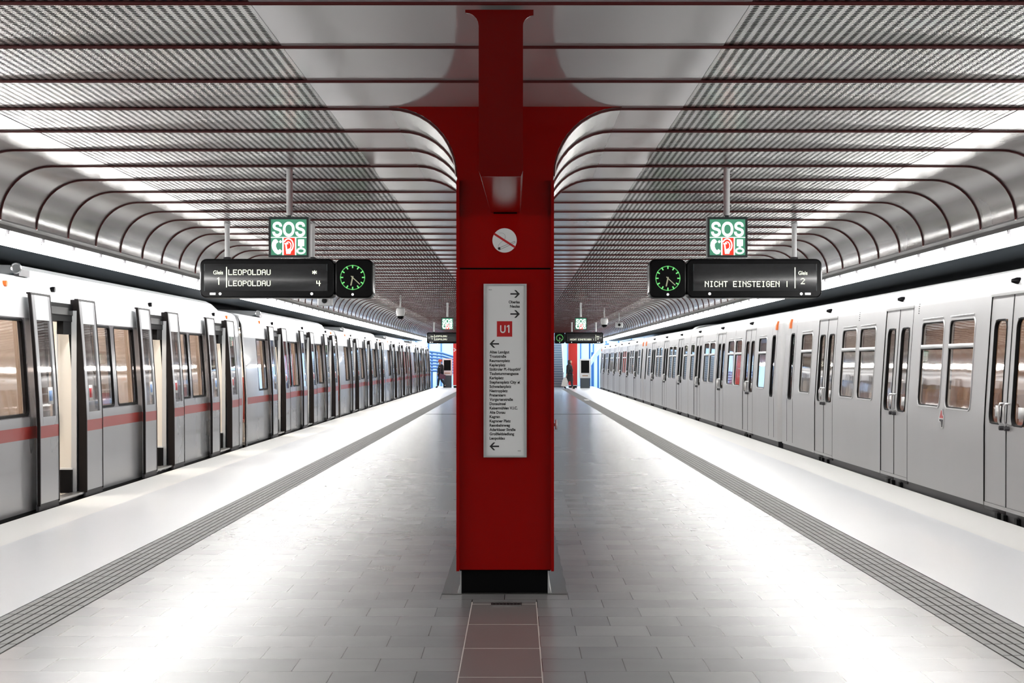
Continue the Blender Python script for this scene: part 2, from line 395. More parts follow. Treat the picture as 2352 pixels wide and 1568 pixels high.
for k in range(84):
    y = 8.79 + 1.2245 * k
    kind = 'bracket' if k in (1, 2) else ('pillar' if 3 <= k <= 7 else 'full')
    if kind not in protos:
        o = rib(kind).build('ceiling_rib'); protos[kind] = o
    else:
        o = protos[kind].copy(); COL.objects.link(o)
    o.location = (0, y, 0)
    if k == 0: l, g_ = 'thick red ceiling rib at the top of the hanging red bracket, along the upper edge', 'red ribs before the pillar'
    elif k < 3: l, g_ = '%s red ceiling rib interrupted by the hanging red bracket, counted from its front' % ORD[k - 1], 'red ribs before the pillar'
    elif k < 8: l, g_ = '%s of the five red ribs curving down onto the red pillar, counted from its front' % ORD[k - 3], 'red ribs curving onto the pillar'
    elif k < 20: l, g_ = '%s straight red ceiling rib behind the pillar, curving down only at the platform sides' % ORD[k - 8], 'red ribs behind the pillar'
    elif k < 50: l, g_ = 'slim red ceiling rib between the SOS signs and the hanging dome cameras', 'red ribs in the middle of the hall'
    else: l, g_ = 'very thin red rib in the crowded far stretch of the ceiling', 'red ribs at the far end'
    tag(o, l, 'ceiling rib', g_)

# ------------------------------------------------------------------ lamp rows
for s, where in ((-1, 'train with open doors'), (1, 'silver train with closed doors')):
    proto = None
    for k in range(107):
        y = -23.25 + 1.25 * k
        if proto is None:
            proto = thing('strip_lamp', (CX + s * 5.0, y, 2.92), 'white tube lamp in the glowing row above the ' + where, 'lamp', 'tube lamps above the ' + where)
            X = lambda v: CX + s * v
            mb = MB(); mb.prism_y([(X(4.955), 2.99), (X(4.962), 2.955), (X(5.055), 2.862), (X(5.085), 2.868), (X(5.10), 2.91), (X(5.085), 3.0)], y + .02, y + 1.23, 'lamp', smooth=False)
            mb.build('diffuser', proto, proto.location)
            mb = MB(); mb.prism_y([(X(4.94), 2.998), (X(5.10), 3.004), (X(5.10), 3.03), (X(4.94), 3.025)], y, y + 1.235, 'lip'); mb.build('housing', proto, proto.location)
            mb = MB(); mb.box(X(4.925), X(4.958), y, y + .02, 2.955, 3.0, 'dark'); mb.box(X(4.955), X(4.985), y, y + .02, 2.93, 2.97, 'dark'); mb.build('clip', proto, proto.location)
        else:
            o = copy_tree(proto); o.location.y = y

# ------------------------------------------------------------------ pillar
P = thing('pillar', (CX, 14.85, 0), 'glossy red pillar with flared top standing on a black foot in the platform middle', 'pillar')
po = P.location
xl, xr = PIX
flare = [(xl, .18)] + arc(xl - FR, H - FR, FR, 0, 90, 12) + arc(xr + FR, H - FR, FR, 90, 180, 12) + [(xr, .18)]
mb = MB()
mb.plate_y([(x, z) for x, z in flare if True], PY0, PY0 + .03, 'red'); mb.plate_y(flare, PY1 - .03, PY1, 'red')
for x0, x1 in ((xl, xl + .03), (xr - .03, xr)): mb.box(x0, x1, PY0 + .03, PY1 - .03, .18, H - FR, 'red')
mb.box(xl + .02, xr - .02, PY0 + .02, PY1 - .02, .17, .19, 'red_dark')
body = mb.build('shaft', P, po)
mb = MB()
for s, side in ((-1, xl), (1, xr)):
    q = arc(side + s * FR, H - FR, FR, 180 if s > 0 else 0, 90, 14); q2 = arc(side + s * FR, H - FR, FR + .02, 180 if s > 0 else 0, 90, 14)
    mb.sheet_y(q, PY0 + .004, PY1 - .004, 'cove'); mb.sheet_y(q2, PY0 + .004, PY1 - .004, 'cove')
mb.build('fillet_panel', P, po)
for x0, x1 in ((xl - .004, xl + .018), (xr - .018, xr + .004)):
    mb = MB(); mb.box(x0, x1, PY0 - .05, PY0 + .001, .175, 2.372, 'red'); mb.box(x0, x1, PY0 - .05, PY0 + .001, 2.382, 3.02, 'red'); mb.build('edge_strip', P, po)
mb = MB(); mb.box(xl + .02, xr - .02, PY0 - .003, PY0 + .002, 2.372, 2.384, 'red_dark'); mb.build('seam', P, po)
mb = MB(); mb.box(xl + .03, xr - .04, PY0 + .06, PY1 - .06, 0.004, .18, 'black')
mb.build('foot', P, po)
mb = MB()
for x, d in ((xl + .03, -1), (xr - .04, 1)):
    mb.prism_y([(x, .18), (x + d * .004, .18), (x + d * .012, .05), (x + d * .028, .004), (x, .004)], PY0 + .05, PY1 - .05, 'chrome')
mb.build('foot_strip', P, po)
mb = MB(); mb.box(-.547, .369, PY0, PY1 + .15, -.01, .0045, 'granite'); tag(mb.build('trim_6'), kind='structure')

# hanging bracket in front of the pillar
B = thing('ceiling_bracket', (CX, 8.85, H), 'dark red box beam hanging under the ceiling and butting into the pillar', 'beam')
mb = MB(); x0, x1 = -.199, .0325; ya, yb = 8.86, PY0 - .002; zb, zf = 2.785, 2.665
fr = [(x0, zf + .03), (x0, 3.41)] + arc(x0 - .07, 3.45, .07, 0, 90, 5)[0:] + [(x0 - .07, 3.535), (x1 + .055, 3.535)] + arc(x1 + .055, 3.45, .055, 90, 180, 5) + [(x1, 3.41), (x1, zf + .03), (x1 - .012, zf), (x0 + .012, zf)]
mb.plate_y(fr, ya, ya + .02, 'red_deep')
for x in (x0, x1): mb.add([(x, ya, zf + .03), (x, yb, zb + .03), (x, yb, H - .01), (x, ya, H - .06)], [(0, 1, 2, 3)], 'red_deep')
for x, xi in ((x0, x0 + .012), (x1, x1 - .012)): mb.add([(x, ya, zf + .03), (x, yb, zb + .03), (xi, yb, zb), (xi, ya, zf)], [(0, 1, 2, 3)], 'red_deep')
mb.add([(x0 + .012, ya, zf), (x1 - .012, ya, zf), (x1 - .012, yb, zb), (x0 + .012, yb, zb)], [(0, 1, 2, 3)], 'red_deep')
mb.build('casing', B, B.location)
mb = MB(); mb.box(x0 + .03, x1 - .03, yb - .03, yb + .0, zb - .006, zb + .004, 'red_dark'); mb.build('joint', B, B.location)

# no smoking disc
k = PY0 / F
def px(x): return (x - VX) * k
def pz(y): return EYE + (VY - y) * k
N = thing('no_smoking_sign', (px(1159), PY0 - .004, pz(552)), 'round white no smoking sticker on the upper red pillar face', 'sign')
mb = MB(); mb.lathe([(28 * k, 0), (28 * k, -.003), (0.0, -.003)], (px(1159), PY0 - .001, pz(552)), 'sign_white', 'y', 40); mb.build('disc', N, N.location)
mb = MB(); cxx, czz = px(1159), pz(552); yy = PY0 - .0055
def quad(mb, p, q, wd, y, mat, dy=.0006):
    p = Vector(p); q = Vector(q); d = (q - p).normalized(); n = Vector((-d.y, d.x)) * wd / 2
    mb.plate_y([(p + n)[:], (q + n)[:], (q - n)[:], (p - n)[:]], y, y + dy, mat)
ofs = lambda dx, dy: (cxx + dx * k, czz - dy * k)
quad(mb, ofs(-24.5, -15.5), ofs(24.5, 16), .0155, yy, 'red_print'); mb.build('slash', N, N.location)
mb = MB(); y2 = PY0 - .0048
q = [ofs(-14, 18), ofs(23, 2), ofs(24, 5), ofs(-12, 22)]
for a, b_ in zip(q, q[1:] + q[:1]): quad(mb, a, b_, .0022, y2, 'ink')
mb.plate_y([ofs(-16, 17), ofs(-11, 15), ofs(-9, 20), ofs(-14, 22)], y2, y2 + .0006, 'ink')
sm = [ofs(-14, 16), ofs(-14, 11), ofs(-10, 6), ofs(-4, 1), ofs(1, -4), ofs(2, -9), ofs(0, -14), ofs(-5, -17), ofs(-12, -17)]
for a, b_ in zip(sm, sm[1:]): quad(mb, a, b_, .0012, y2, 'ink')
mb.build('cigarette', N, N.location)
mb = MB(); bt = thing('call_button', (xr + .03, 13.2, 1.2), 'small round pale button sticking out of the red pillar side', 'button')
mb.lathe([(.012, -.03), (.012, 0), (.036, .0), (.04, .008), (.036, .016), (.0, .018)], (xr + .031, 13.2, 1.21), 'camera_white', 'x', 20)
mb.build('knob', bt, bt.location)
mb = MB(); mb.lathe([(.018, -.002), (.018, .006), (0, .006)], (xr + .002, 13.2, 1.21), 'steel', 'x', 16); mb.build('rosette', bt, bt.location)

# line sign with the list of stops
S = thing('line_sign', (px(1160), PY0 - .01, pz(850)), 'tall white station list sign in a steel frame on the red pillar', 'sign')
sx0, sx1, sz0, sz1 = px(1111), px(1209.5), pz(1049.5), pz(652); fw = 3.4 * k
mb = MB()
for a in ((sx0, sx0 + fw, sz0, sz1), (sx1 - fw, sx1, sz0, sz1), (sx0 + fw, sx1 - fw, sz0, sz0 + fw), (sx0 + fw, sx1 - fw, sz1 - fw, sz1)):
    mb.box(a[0], a[1], PY0 - .026, PY0 - .001, a[2], a[3], 'chrome')
mb.build('frame', S, S.location)
mb = MB(); mb.box(sx0 + fw, sx1 - fw, PY0 - .012, PY0 - .001, sz0 + fw, sz1 - fw, 'sign_white'); mb.build('panel', S, S.location)
yt = PY0 - .0128
def arrow(mb, x, y, d):
    """x, y px centre; d = +1 points right"""
    A = lambda u, v: (px(x + d * u), pz(y + v))
    mb.plate_y([A(-10.8, -1.7), A(4.5, -1.7), A(-2.0, -8.8), A(2.4, -8.8), A(11, 0), A(2.4, 8.8), A(-2, 8.8), A(4.5, 1.7), A(-10.8, 1.7)], yt, yt + .0005, 'ink')
mb = MB()
arrow(mb, 1183, 675, 1); arrow(mb, 1183, 721, 1); arrow(mb, 1135.5, 789.5, -1); arrow(mb, 1135.5, 1024.5, -1)
mb.build('arrow', S, S.location)
mb = MB()
put_text(mb, 'Oberlaa', 8.8 * k, px(1194), pz(696.5), yt, 'ink', 'r', .0009, 25.5 * k); mb.build('stop_name', S, S.location); mb = MB()
put_text(mb, 'Neulaa', 8.8 * k, px(1194), pz(706.3), yt, 'ink', 'r', .0009, 22.5 * k); mb.build('stop_name', S, S.location); mb = MB()
stops = [('Altes Landgut', 45.5), ('Troststraße', 38), ('Reumannplatz', 47), ('Keplerplatz', 36.5), ('Südtiroler Pl.-Hauptbhf', 71), ('Taubstummengasse', 66.5), ('Karlsplatz', 32.5),
         ('Stephansplatz City', 61.5), ('Schwedenplatz', 50), ('Nestroyplatz', 41.5), ('Praterstern', 37), ('Vorgartenstraße', 53.5), ('Donauinsel', 37), ('Kaisermühlen V.I.C.', 64.5), ('Alte Donau', 36),
         ('Kagran', 23.5), ('Kagraner Platz', 48.5), ('Rennbahnweg', 47), ('Aderklaaer Straße', 59.5), ('Großfeldsiedlung', 56.5), ('Leopoldau', 35)]
for i, (tx, wd) in enumerate(stops):
    put_text(mb, tx, 8.8 * k, px(1124.5), pz(811.2 + 9.88 * i), yt, 'ink', 'l', .0009, wd * k); mb.build('stop_name', S, S.location); mb = MB()
put_text(mb, '4020', 3.4 * k, px(1122.5), pz(666.5), yt, 'ink', 'l', 0, 7 * k); put_text(mb, '4020', 3.4 * k, px(1189), pz(1036), yt, 'ink', 'l', 0, 7 * k)
mb.plate_y([(px(1189), pz(880.5)), (px(1193.5), pz(880.5)), (px(1193.5), pz(874)), (px(1191.5), pz(876.5)), (px(1189), pz(877))], yt, yt + .0005, 'ink')
for a, b_ in (((1187.5, 873), (1195.5, 873)), ((1195.5, 873), (1195.5, 881.5)), ((1195.5, 881.5), (1187.5, 881.5)), ((1187.5, 881.5), (1187.5, 873))):
    quad(mb, (px(a[0]), pz(a[1])), (px(b_[0]), pz(b_[1])), .0012, yt, 'grey_paint')
mb.build('lettering', S, S.location)
mb = MB(); mb.box(px(1141.3), px(1176.5), yt - .0002, yt + .0006, pz(773), pz(737.5), 'red_print'); e = mb.build('line_emblem', S, S.location); e['label'] = 'red square with white U1'
mb = MB()
put_text(mb, 'U', 24.5 * k, px(1148.8), pz(764), yt - .0012, 'sign_white', 'l', .0012, 12.5 * k)
mb.box(px(1167.4), px(1170.2), yt - .0016, yt - .0012, pz(764), pz(746.2), 'sign_white')
mb.plate_y([(px(1167.4), pz(746.2)), (px(1167.4), pz(749.8)), (px(1164), pz(752)), (px(1164), pz(749))], yt - .0016, yt - .0012, 'sign_white')
mb.build('line_number', e, S.location)

# drain grate in front of the pillar
G = thing('floor_drain', (-.075, 11.89, 0), 'small dark slotted drain grate in the floor before the red pillar', 'drain')
mb = MB(); a0, a1, b0, b1 = -.180, .034, 11.82, 11.97
mb.box(a0, a1, b0, b1, -.02, .0014, 'black_matt'); mb.build('tray', G, G.location)
mb = MB(); mb.box(a0, a1, b0, b0 + .012, .0005, .005, 'steel'); mb.box(a0, a1, b1 - .012, b1, .0005, .005, 'steel')
for i in range(9): x = a0 + .008 + i * (a1 - a0 - .02) / 8; mb.box(x, x + .005, b0 + .012, b1 - .012, .0005, .005, 'dark')
mb.build('grate', G, G.location)

# ------------------------------------------------------------------ train passing on the side with open doors
def prof_fn(pts):
    def X(z):
        if z <= pts[0][0]: return pts[0][1]
        for (z0, x0), (z1, x1) in zip(pts, pts[1:]):
            if z <= z1: return x0 + (x1 - x0) * (z - z0) / (z1 - z0)
        return pts[-1][1]
    return X
def side_grid(mb, X, sgn, y0, s0, s1, zs, openings, matf, extra_s=(), t=.06, inner='cream', reveal=None):
    """one long wall following the body profile, with rectangular openings and real thickness"""
    ss = sorted(set([s0, s1] + [o[0] for o in openings] + [o[1] for o in openings] + list(extra_s)))
    zz = sorted(set(list(zs) + [o[2] for o in openings] + [o[3] for o in openings]))
    inside = lambda s, z: any(o[0] < s < o[1] and o[2] < z < o[3] for o in openings)
    for a, b_ in zip(ss, ss[1:]):
        for c, d in zip(zz, zz[1:]):
            if inside((a + b_) / 2, (c + d) / 2): continue
            Pn = lambda s, z, o: (sgn * (X(z) + o), y0 + s, z)
            mb.add([Pn(a, c, 0), Pn(b_, c, 0), Pn(b_, d, 0), Pn(a, d, 0)], [(0, 1, 2, 3)], matf((a + b_) / 2, (c + d) / 2), True)
            mb.add([Pn(a, c, t), Pn(b_, c, t), Pn(b_, d, t), Pn(a, d, t)], [(0, 1, 2, 3)], inner)
    for s_a, s_b, z_a, z_b in openings:
        zo = [z for z in zz if z_a <= z <= z_b]
        for s in (s_a, s_b):
            for c, d in zip(zo, zo[1:]):
                mb.add([(sgn * X(c), y0 + s, c), (sgn * (X(c) + t), y0 + s, c), (sgn * (X(d) + t), y0 + s, d), (sgn * X(d), y0 + s, d)], [(0, 1, 2, 3)], reveal or 'black_matt')
        for z in (z_a, z_b):
            mb.add([(sgn * X(z), y0 + s_a, z), (sgn * (X(z) + t), y0 + s_a, z), (sgn * (X(z) + t), y0 + s_b, z), (sgn * X(z), y0 + s_b, z)], [(0, 1, 2, 3)], reveal or 'black_matt')
def skin_strip(mb, X, sgn, y0, sa, sb, za, zb, off, mat, th=.0, n=5, smooth=True):
    """curved plate following the profile, standing off outwards by off and th thick"""
    zs = [za + (zb - za) * i / n for i in range(n + 1)]
    Pn = lambda s, z, o: (sgn * (X(z) - o), y0 + s, z)
    o = off
    for c, d in zip(zs, zs[1:]): mb.add([Pn(sa, c, o), Pn(sb, c, o), Pn(sb, d, o), Pn(sa, d, o)], [(0, 1, 2, 3)], mat, smooth)
    if th:
        for c, d in zip(zs, zs[1:]):
            mb.add([Pn(sa, c, o - th), Pn(sb, c, o - th), Pn(sb, d, o - th), Pn(sa, d, o - th)], [(0, 1, 2, 3)], mat, smooth)
            for s in (sa, sb): mb.add([Pn(s, c, o), Pn(s, c, o - th), Pn(s, d, o - th), Pn(s, d, o)], [(0, 1, 2, 3)], mat)
        for z in (za, zb): mb.add([Pn(sa, z, o), Pn(sb, z, o), Pn(sb, z, o - th), Pn(sa, z, o - th)], [(0, 1, 2, 3)], mat)
def frame_ring(mb, X, sgn, y0, s0, s1, z0, z1, r, wd, off, mat, depth=.05, n=5):
    loops = [(rrect(s0 - wd, s1 + wd, z0 - wd, z1 + wd, r + wd * .6, n), .001), (rrect(s0 - wd * .8, s1 + wd * .8, z0 - wd * .8, z1 + wd * .8, r + wd * .5, n), off), (rrect(s0, s1, z0, z1, r, n), off * .8), (rrect(s0 + .003, s1 - .003, z0 + .003, z1 - .003, r, n), -depth)]
    v = []; N_ = len(loops[0][0])
    for lp, o in loops: v += [(sgn * (X(z) - o), y0 + s, z) for s, z in lp]
    fs = [(L * N_ + i, L * N_ + (i + 1) % N_, (L + 1) * N_ + (i + 1) % N_, (L + 1) * N_ + i) for L in range(3) for i in range(N_)]
    mb.add(v, fs, mat, True)

def left_train():
    sgn, yb = -1, 16.05
    XL = prof_fn([(-.2, 5.535), (.05, 5.53), (1.0, 5.535), (1.3, 5.55), (1.8, 5.585), (2.3, 5.625), (2.5, 5.645), (2.60, 5.68), (2.66, 5.74), (2.70, 5.86), (2.74, 6.1), (2.76, 6.9)])
    R = thing('metro_car', (-6.9, yb + 9.25, -.9), 'placeholder', 'metro car', 'cars of the metro train with open doors'); ro = R.location
    doors = [3.31, 8.79, 14.25]
    ops = [(d + .8, d + 2.1, .055, 2.42) for d in doors]
    wins = [(2.0, 3.22), (6.32, 7.32), (7.58, 8.74), (11.78, 12.78), (13.02, 14.2), (17.25, 17.75)]
    bands = [(1.92, 3.3), (6.24, 8.79), (11.72, 14.25), (17.2, 17.8)]
    ops += [(a, b_, 1.11, 2.16) for a, b_ in wins]
    def mf(s, z):
        if .82 < z < .96: return 'stripe'
        if z < .0: return 'black_matt'
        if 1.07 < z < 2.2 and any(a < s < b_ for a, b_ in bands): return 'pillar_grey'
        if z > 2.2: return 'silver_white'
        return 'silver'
    mb = MB(); zs = [-.12, 0, .06, .82, .96, 1.07, 1.3, 1.55, 1.8, 2.05, 2.2, 2.3, 2.4, 2.5, 2.55, 2.60, 2.63, 2.66]
    side_grid(mb, XL, sgn, yb, .35, 18.15, zs, ops, mf, [x for q in bands for x in q])
    # roof, far side, ends, floor
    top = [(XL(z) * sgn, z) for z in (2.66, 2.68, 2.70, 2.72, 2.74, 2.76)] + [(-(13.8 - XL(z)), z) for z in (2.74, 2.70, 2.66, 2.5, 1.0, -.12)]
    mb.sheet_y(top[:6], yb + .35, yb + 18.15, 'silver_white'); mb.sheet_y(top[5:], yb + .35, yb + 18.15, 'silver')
    inn = [(-5.72, 2.40), (-5.9, 2.50), (-6.9, 2.52), (-7.9, 2.50), (-8.08, 2.40), (-8.14, 1.9)]
    mb.sheet_y(inn, yb + .4, yb + 18.1, 'cream'); mb.sheet_y([(-8.14, 1.9), (-8.14, 1.15)], yb + .4, yb + 18.1, 'int_wall', False); mb.sheet_y([(-8.14, 1.15), (-8.14, .05)], yb + .4, yb + 18.1, 'cream', False)
    mb.box(-5.58, -8.2, yb + .36, yb + 18.14, -.02, .05, 'int_floor')
    endp = [(sgn * XL(z), z) for z in (-.12, 1, 1.8, 2.3, 2.5, 2.6, 2.66, 2.70, 2.76)] + [(-(13.8 - XL(z)), z) for z in (2.70, 2.6, 2.3, 1, -.12)]
    for s, ds in ((.35, -.10), (18.15, .10)):
        q = [(x * .992 - 6.9 * .008, z * .99) for x, z in endp]; n = len(endp)
        v = [(x, yb + s, z) for x, z in endp] + [(x, yb + s + ds, z) for x, z in q]
        mb.add(v, [(i, (i + 1) % n, n + (i + 1) % n, n + i) for i in range(n)], 'silver', True)
        # end wall with a passage
        for a, b_, z0, z1 in ((-5.7, -6.35, -.1, 2.65), (-7.45, -8.1, -.1, 2.65), (-6.35, -7.45, 2.1, 2.65)): mb.box(a, b_, yb + s + ds * .8, yb + s + ds * .7, z0, z1, 'grey_paint')
    mb.build('body', R, ro)
    mb = MB(); mb.box(-5.62, -8.2, yb + .5, yb + 18, -.75, -.12, 'dark'); mb.build('underframe', R, ro)
    for s in (1.2, 3.2, 14.6, 16.6):
        mb = MB(); mb.lathe([(.42, -.06), (.42, .06)], (-6.17, yb + s, -.45), 'dark', 'x', 20); mb.build('wheel', R, ro)
    # roof fairing with the round horn at its end
    mb = MB(); n = 6; fp = [(-5.86, 2.69), (-5.89, 2.80), (-6.0, 2.86), (-6.9, 2.90), (-7.8, 2.86), (-7.94, 2.69)]
    fe = [(x * .96 - .25, 2.69) for x, z in fp]
    v = [(x, yb + 3.9, z) for x, z in fe] + [(x, yb + 4.5, z) for x, z in fp] + [(x, yb + 16.7, z) for x, z in fp] + [(x, yb + 17.6, z) for x, z in fe]
    mb.add(v, [(j * n + i, j * n + i + 1, (j + 1) * n + i + 1, (j + 1) * n + i) for j in range(3) for i in range(n - 1)], 'grey_paint', False)
    mb.build('roof_fairing', R, ro)
    mb = MB(); mb.lathe([(.045, 0), (.058, -.012), (.068, 0), (.06, .02)], (-5.84, yb + 3.75, 2.79), 'chrome', 'y', 20); mb.lathe([(.0, .0), (.046, .0)], (-5.84, yb + 3.755, 2.79), 'white_paint', 'y', 20)
    mb.box(-5.87, -5.81, yb + 3.77, yb + 4.2, 2.70, 2.78, 'dark'); mb.build('horn', R, ro)
    # windows
    for a, b_ in wins:
        mb = MB(); frame_ring(mb, XL, sgn, yb, a, b_, 1.11, 2.16, .05, .03, .006, 'black_matt'); w_ = mb.build('window_frame', R, ro)
        mb = MB(); skin_strip(mb, XL, sgn, yb, a, b_, 1.11, 2.16, -.012, 'glass_l', .006); mb.build('pane', w_, ro)
    # open plug doors, standing off the wall on both sides of each opening
    for d in doors:
        for a, b_, near in ((d, d + .8, 1), (d + 2.1, d + 2.93, 0)):
            mb = MB(); za, zb = .07, 2.47
            OFF, TH = .095, .035; wa, wb, wz0, wz1 = a + .16, b_ - .11, 1.06, 2.18
            def cellm(s0, s1, z0, z1, m_): skin_strip(mb, XL, sgn, yb, s0, s1, z0, z1, OFF, m_, TH, 4)
            for s0, s1 in ((a, wa), (wb, b_)):
                for z0, z1, m_ in ((za, .82, 'silver'), (.82, .96, 'stripe'), (.96, 1.6, 'silver'), (1.6, zb, 'silver')): cellm(s0, s1, z0, z1, m_)
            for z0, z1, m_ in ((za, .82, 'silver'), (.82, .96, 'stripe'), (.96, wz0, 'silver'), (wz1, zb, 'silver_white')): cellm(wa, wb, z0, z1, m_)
            L_ = mb.build('door_leaf', R, ro)
            mb = MB(); skin_strip(mb, XL, sgn, yb, a - .03, a, za - .02, zb + .01, OFF + .012, 'leaf_edge', TH + (.0 if near else .065), 8)
            skin_strip(mb, XL, sgn, yb, b_, b_ + .018, za - .02, zb + .01, OFF + .006, 'leaf_edge', TH, 8)
            skin_strip(mb, XL, sgn, yb, a - .02, b_ + .018, zb, zb + .022, OFF + .006, 'leaf_edge', TH + .012, 1)
            skin_strip(mb, XL, sgn, yb, a - .02, b_ + .018, za - .075, za, OFF - .004, 'dark', TH, 1)
            mb.build('edge_seal', L_, ro)
            mb = MB(); skin_strip(mb, XL, sgn, yb, wa, wb, wz0, wz1, OFF - .012, 'glass_l', .006); mb.build('pane', L_, ro)
            mb = MB(); sb = wb - .04 if near else wa + .26
            skin_strip(mb, XL, sgn, yb, sb - .20, sb, 1.20, 1.40, OFF - .008, 'paper', .0015, 1); skin_strip(mb, XL, sgn, yb, sb - .17, sb - .03, 1.24, 1.36, OFF - .0065, 'sticker_blue' if near else 'red_print', .001, 1)
            mb.build('sticker', L_, ro)
        # things one sees through the opening
        o0, o1 = yb + d + .8, yb + d + 2.1
        mb = MB(); mb.box(-5.61, -5.80, o0, o1, 2.20, 2.42, 'black_matt'); mb.box(-5.62, -5.70, o1 - .42, o1 - .06, 2.04, 2.22, 'black_matt'); mb.box(-5.60, -5.62, o0, o1, 2.28, 2.37, 'black')
        mb.build('door_drive', R, ro)
        for yy, dd in ((o0 - .05, -1), (o1 + .01, 1)):
            mb = MB(); mb.box(-5.62, -6.15, yy, yy + .04, .05, 2.30, 'cream'); p_ = mb.build('draught_screen', R, ro)
            mb = MB(); yp = yy - .06 if dd > 0 else yy + .10
            mb.tube([(-5.80, yp + .04 * dd, 1.05), (-5.80, yp - .03 * dd, 1.0), (-5.80, yp - .04 * dd, .98), (-5.80, yp - .045 * dd, 2.1)][0:1] + [(-5.80, yp, .75), (-5.80, yp, 2.1)], .017, 'white_paint', 8); mb.build('grab_rail', p_, ro)
        mb = MB(); mb.box(-5.60, -5.76, o1 - .10, o1 - .005, .055, .36, 'white_paint'); mb.box(-5.585, -5.74, o1 - .16, o1 - .10, .055, .34, 'black_matt'); mb.build('foot_box', R, ro)
        for pa, pb, pm in ((o1 - .04, o1 + .02, 'grey_paint'), (o0 - .02, o0 + .012, 'steel')): mb = MB(); mb.box(-5.555, -5.62, pa, pb, .06, 2.34, pm); mb.build('door_post', R, ro)
        mb = MB(); mb.box(-5.46, -5.60, o0, o1, .035, .06, 'steel'); mb.build('threshold', R, ro)
        mb = MB(); mb.lathe([(.0, -.09), (.02, -.085), (.035, -.03), (.035, .0)], (-5.62, yb + d + 1.3, 2.575), 'black', 'x', 10); mb.build('door_light', R, ro)
    for s in (2.7, 17.0):
        mb = MB(); mb.lathe([(.0, -.08), (.025, -.07), (.035, -.02), (.035, .02)], (-5.65, yb + s, 2.56), 'orange', 'x', 10); mb.build('marker_lamp', R, ro)
    # inside: lamp row, seats, poles
    for x in (-6.35, -7.45):
        mb = MB(); mb.box(x - .06, x + .06, yb + .8, yb + 17.7, 2.47, 2.50, 'car_lamp'); mb.build('car_lamp', R, ro)
    for s in (1.0, 2.3, 6.5, 7.9, 12.0, 13.3, 17.2):
        for x in (-5.95, -7.7):
            mb = MB(); mb.box(x - .22, x + .22, yb + s, yb + s + .45, .42, .48, 'seat_red'); mb.box(x - .22, x + .22, yb + s + .40, yb + s + .46, .48, 1.25, 'seat_red'); mb.box(x - .18, x + .18, yb + s + .15, yb + s + .3, .05, .42, 'grey_paint')
            mb.build('seat', R, ro)
    for s in (2.9, 5.8, 8.5, 11.2, 14.0):
        mb = MB(); mb.tube([(-6.9, yb + s, .05), (-6.9, yb + s, 2.5)], .018, 'yellow', 8); mb.build('pole', R, ro)
    # bellows to the next car
    mb = MB(); ns = 9; q = [(-5.72, 0), (-5.72, 1.0), (-5.82, 2.35), (-5.98, 2.52), (-7.82, 2.52), (-7.98, 2.35), (-8.08, 1.0), (-8.08, 0)]; n = len(q); v = []
    for j in range(ns):
        kk = 1.0 if j % 2 else .985
        v += [(-6.9 + (x + 6.9) * kk, yb + 18.2 + .5 * j / (ns - 1), z * kk + .02) for x, z in q]
    mb.add(v, [(j * n + i, j * n + (i + 1) % n, (j + 1) * n + (i + 1) % n, (j + 1) * n + i) for j in range(ns - 1) for i in range(n)], 'black_matt')
    mb.build('bellows', R, ro)
    for s in (18.24, 18.66):
        mb = MB(); mb.tube([(-5.64, yb + s, .1), (-5.63, yb + s, 1.0), (-5.68, yb + s, 2.2), (-5.80, yb + s, 2.5), (-6.1, yb + s, 2.62)], .035, 'steel', 8); mb.build('gangway_frame', R, ro)
    names = ['metro car nearest the camera in the open-door train, cut by the picture edge', 'second metro car of the open-door train, below the platform clock', 'third metro car of the open-door train, behind the second bellows',
             'fourth metro car of the open-door train, second from its far end', 'farthest metro car of the open-door train, next to the daylight']
    R['label'] = names[0]
    for i in range(1, 5):
        c_ = copy_tree(R); c_.location.y = R.location.y + 18.5 * i; c_['label'] = names[i]
left_train()

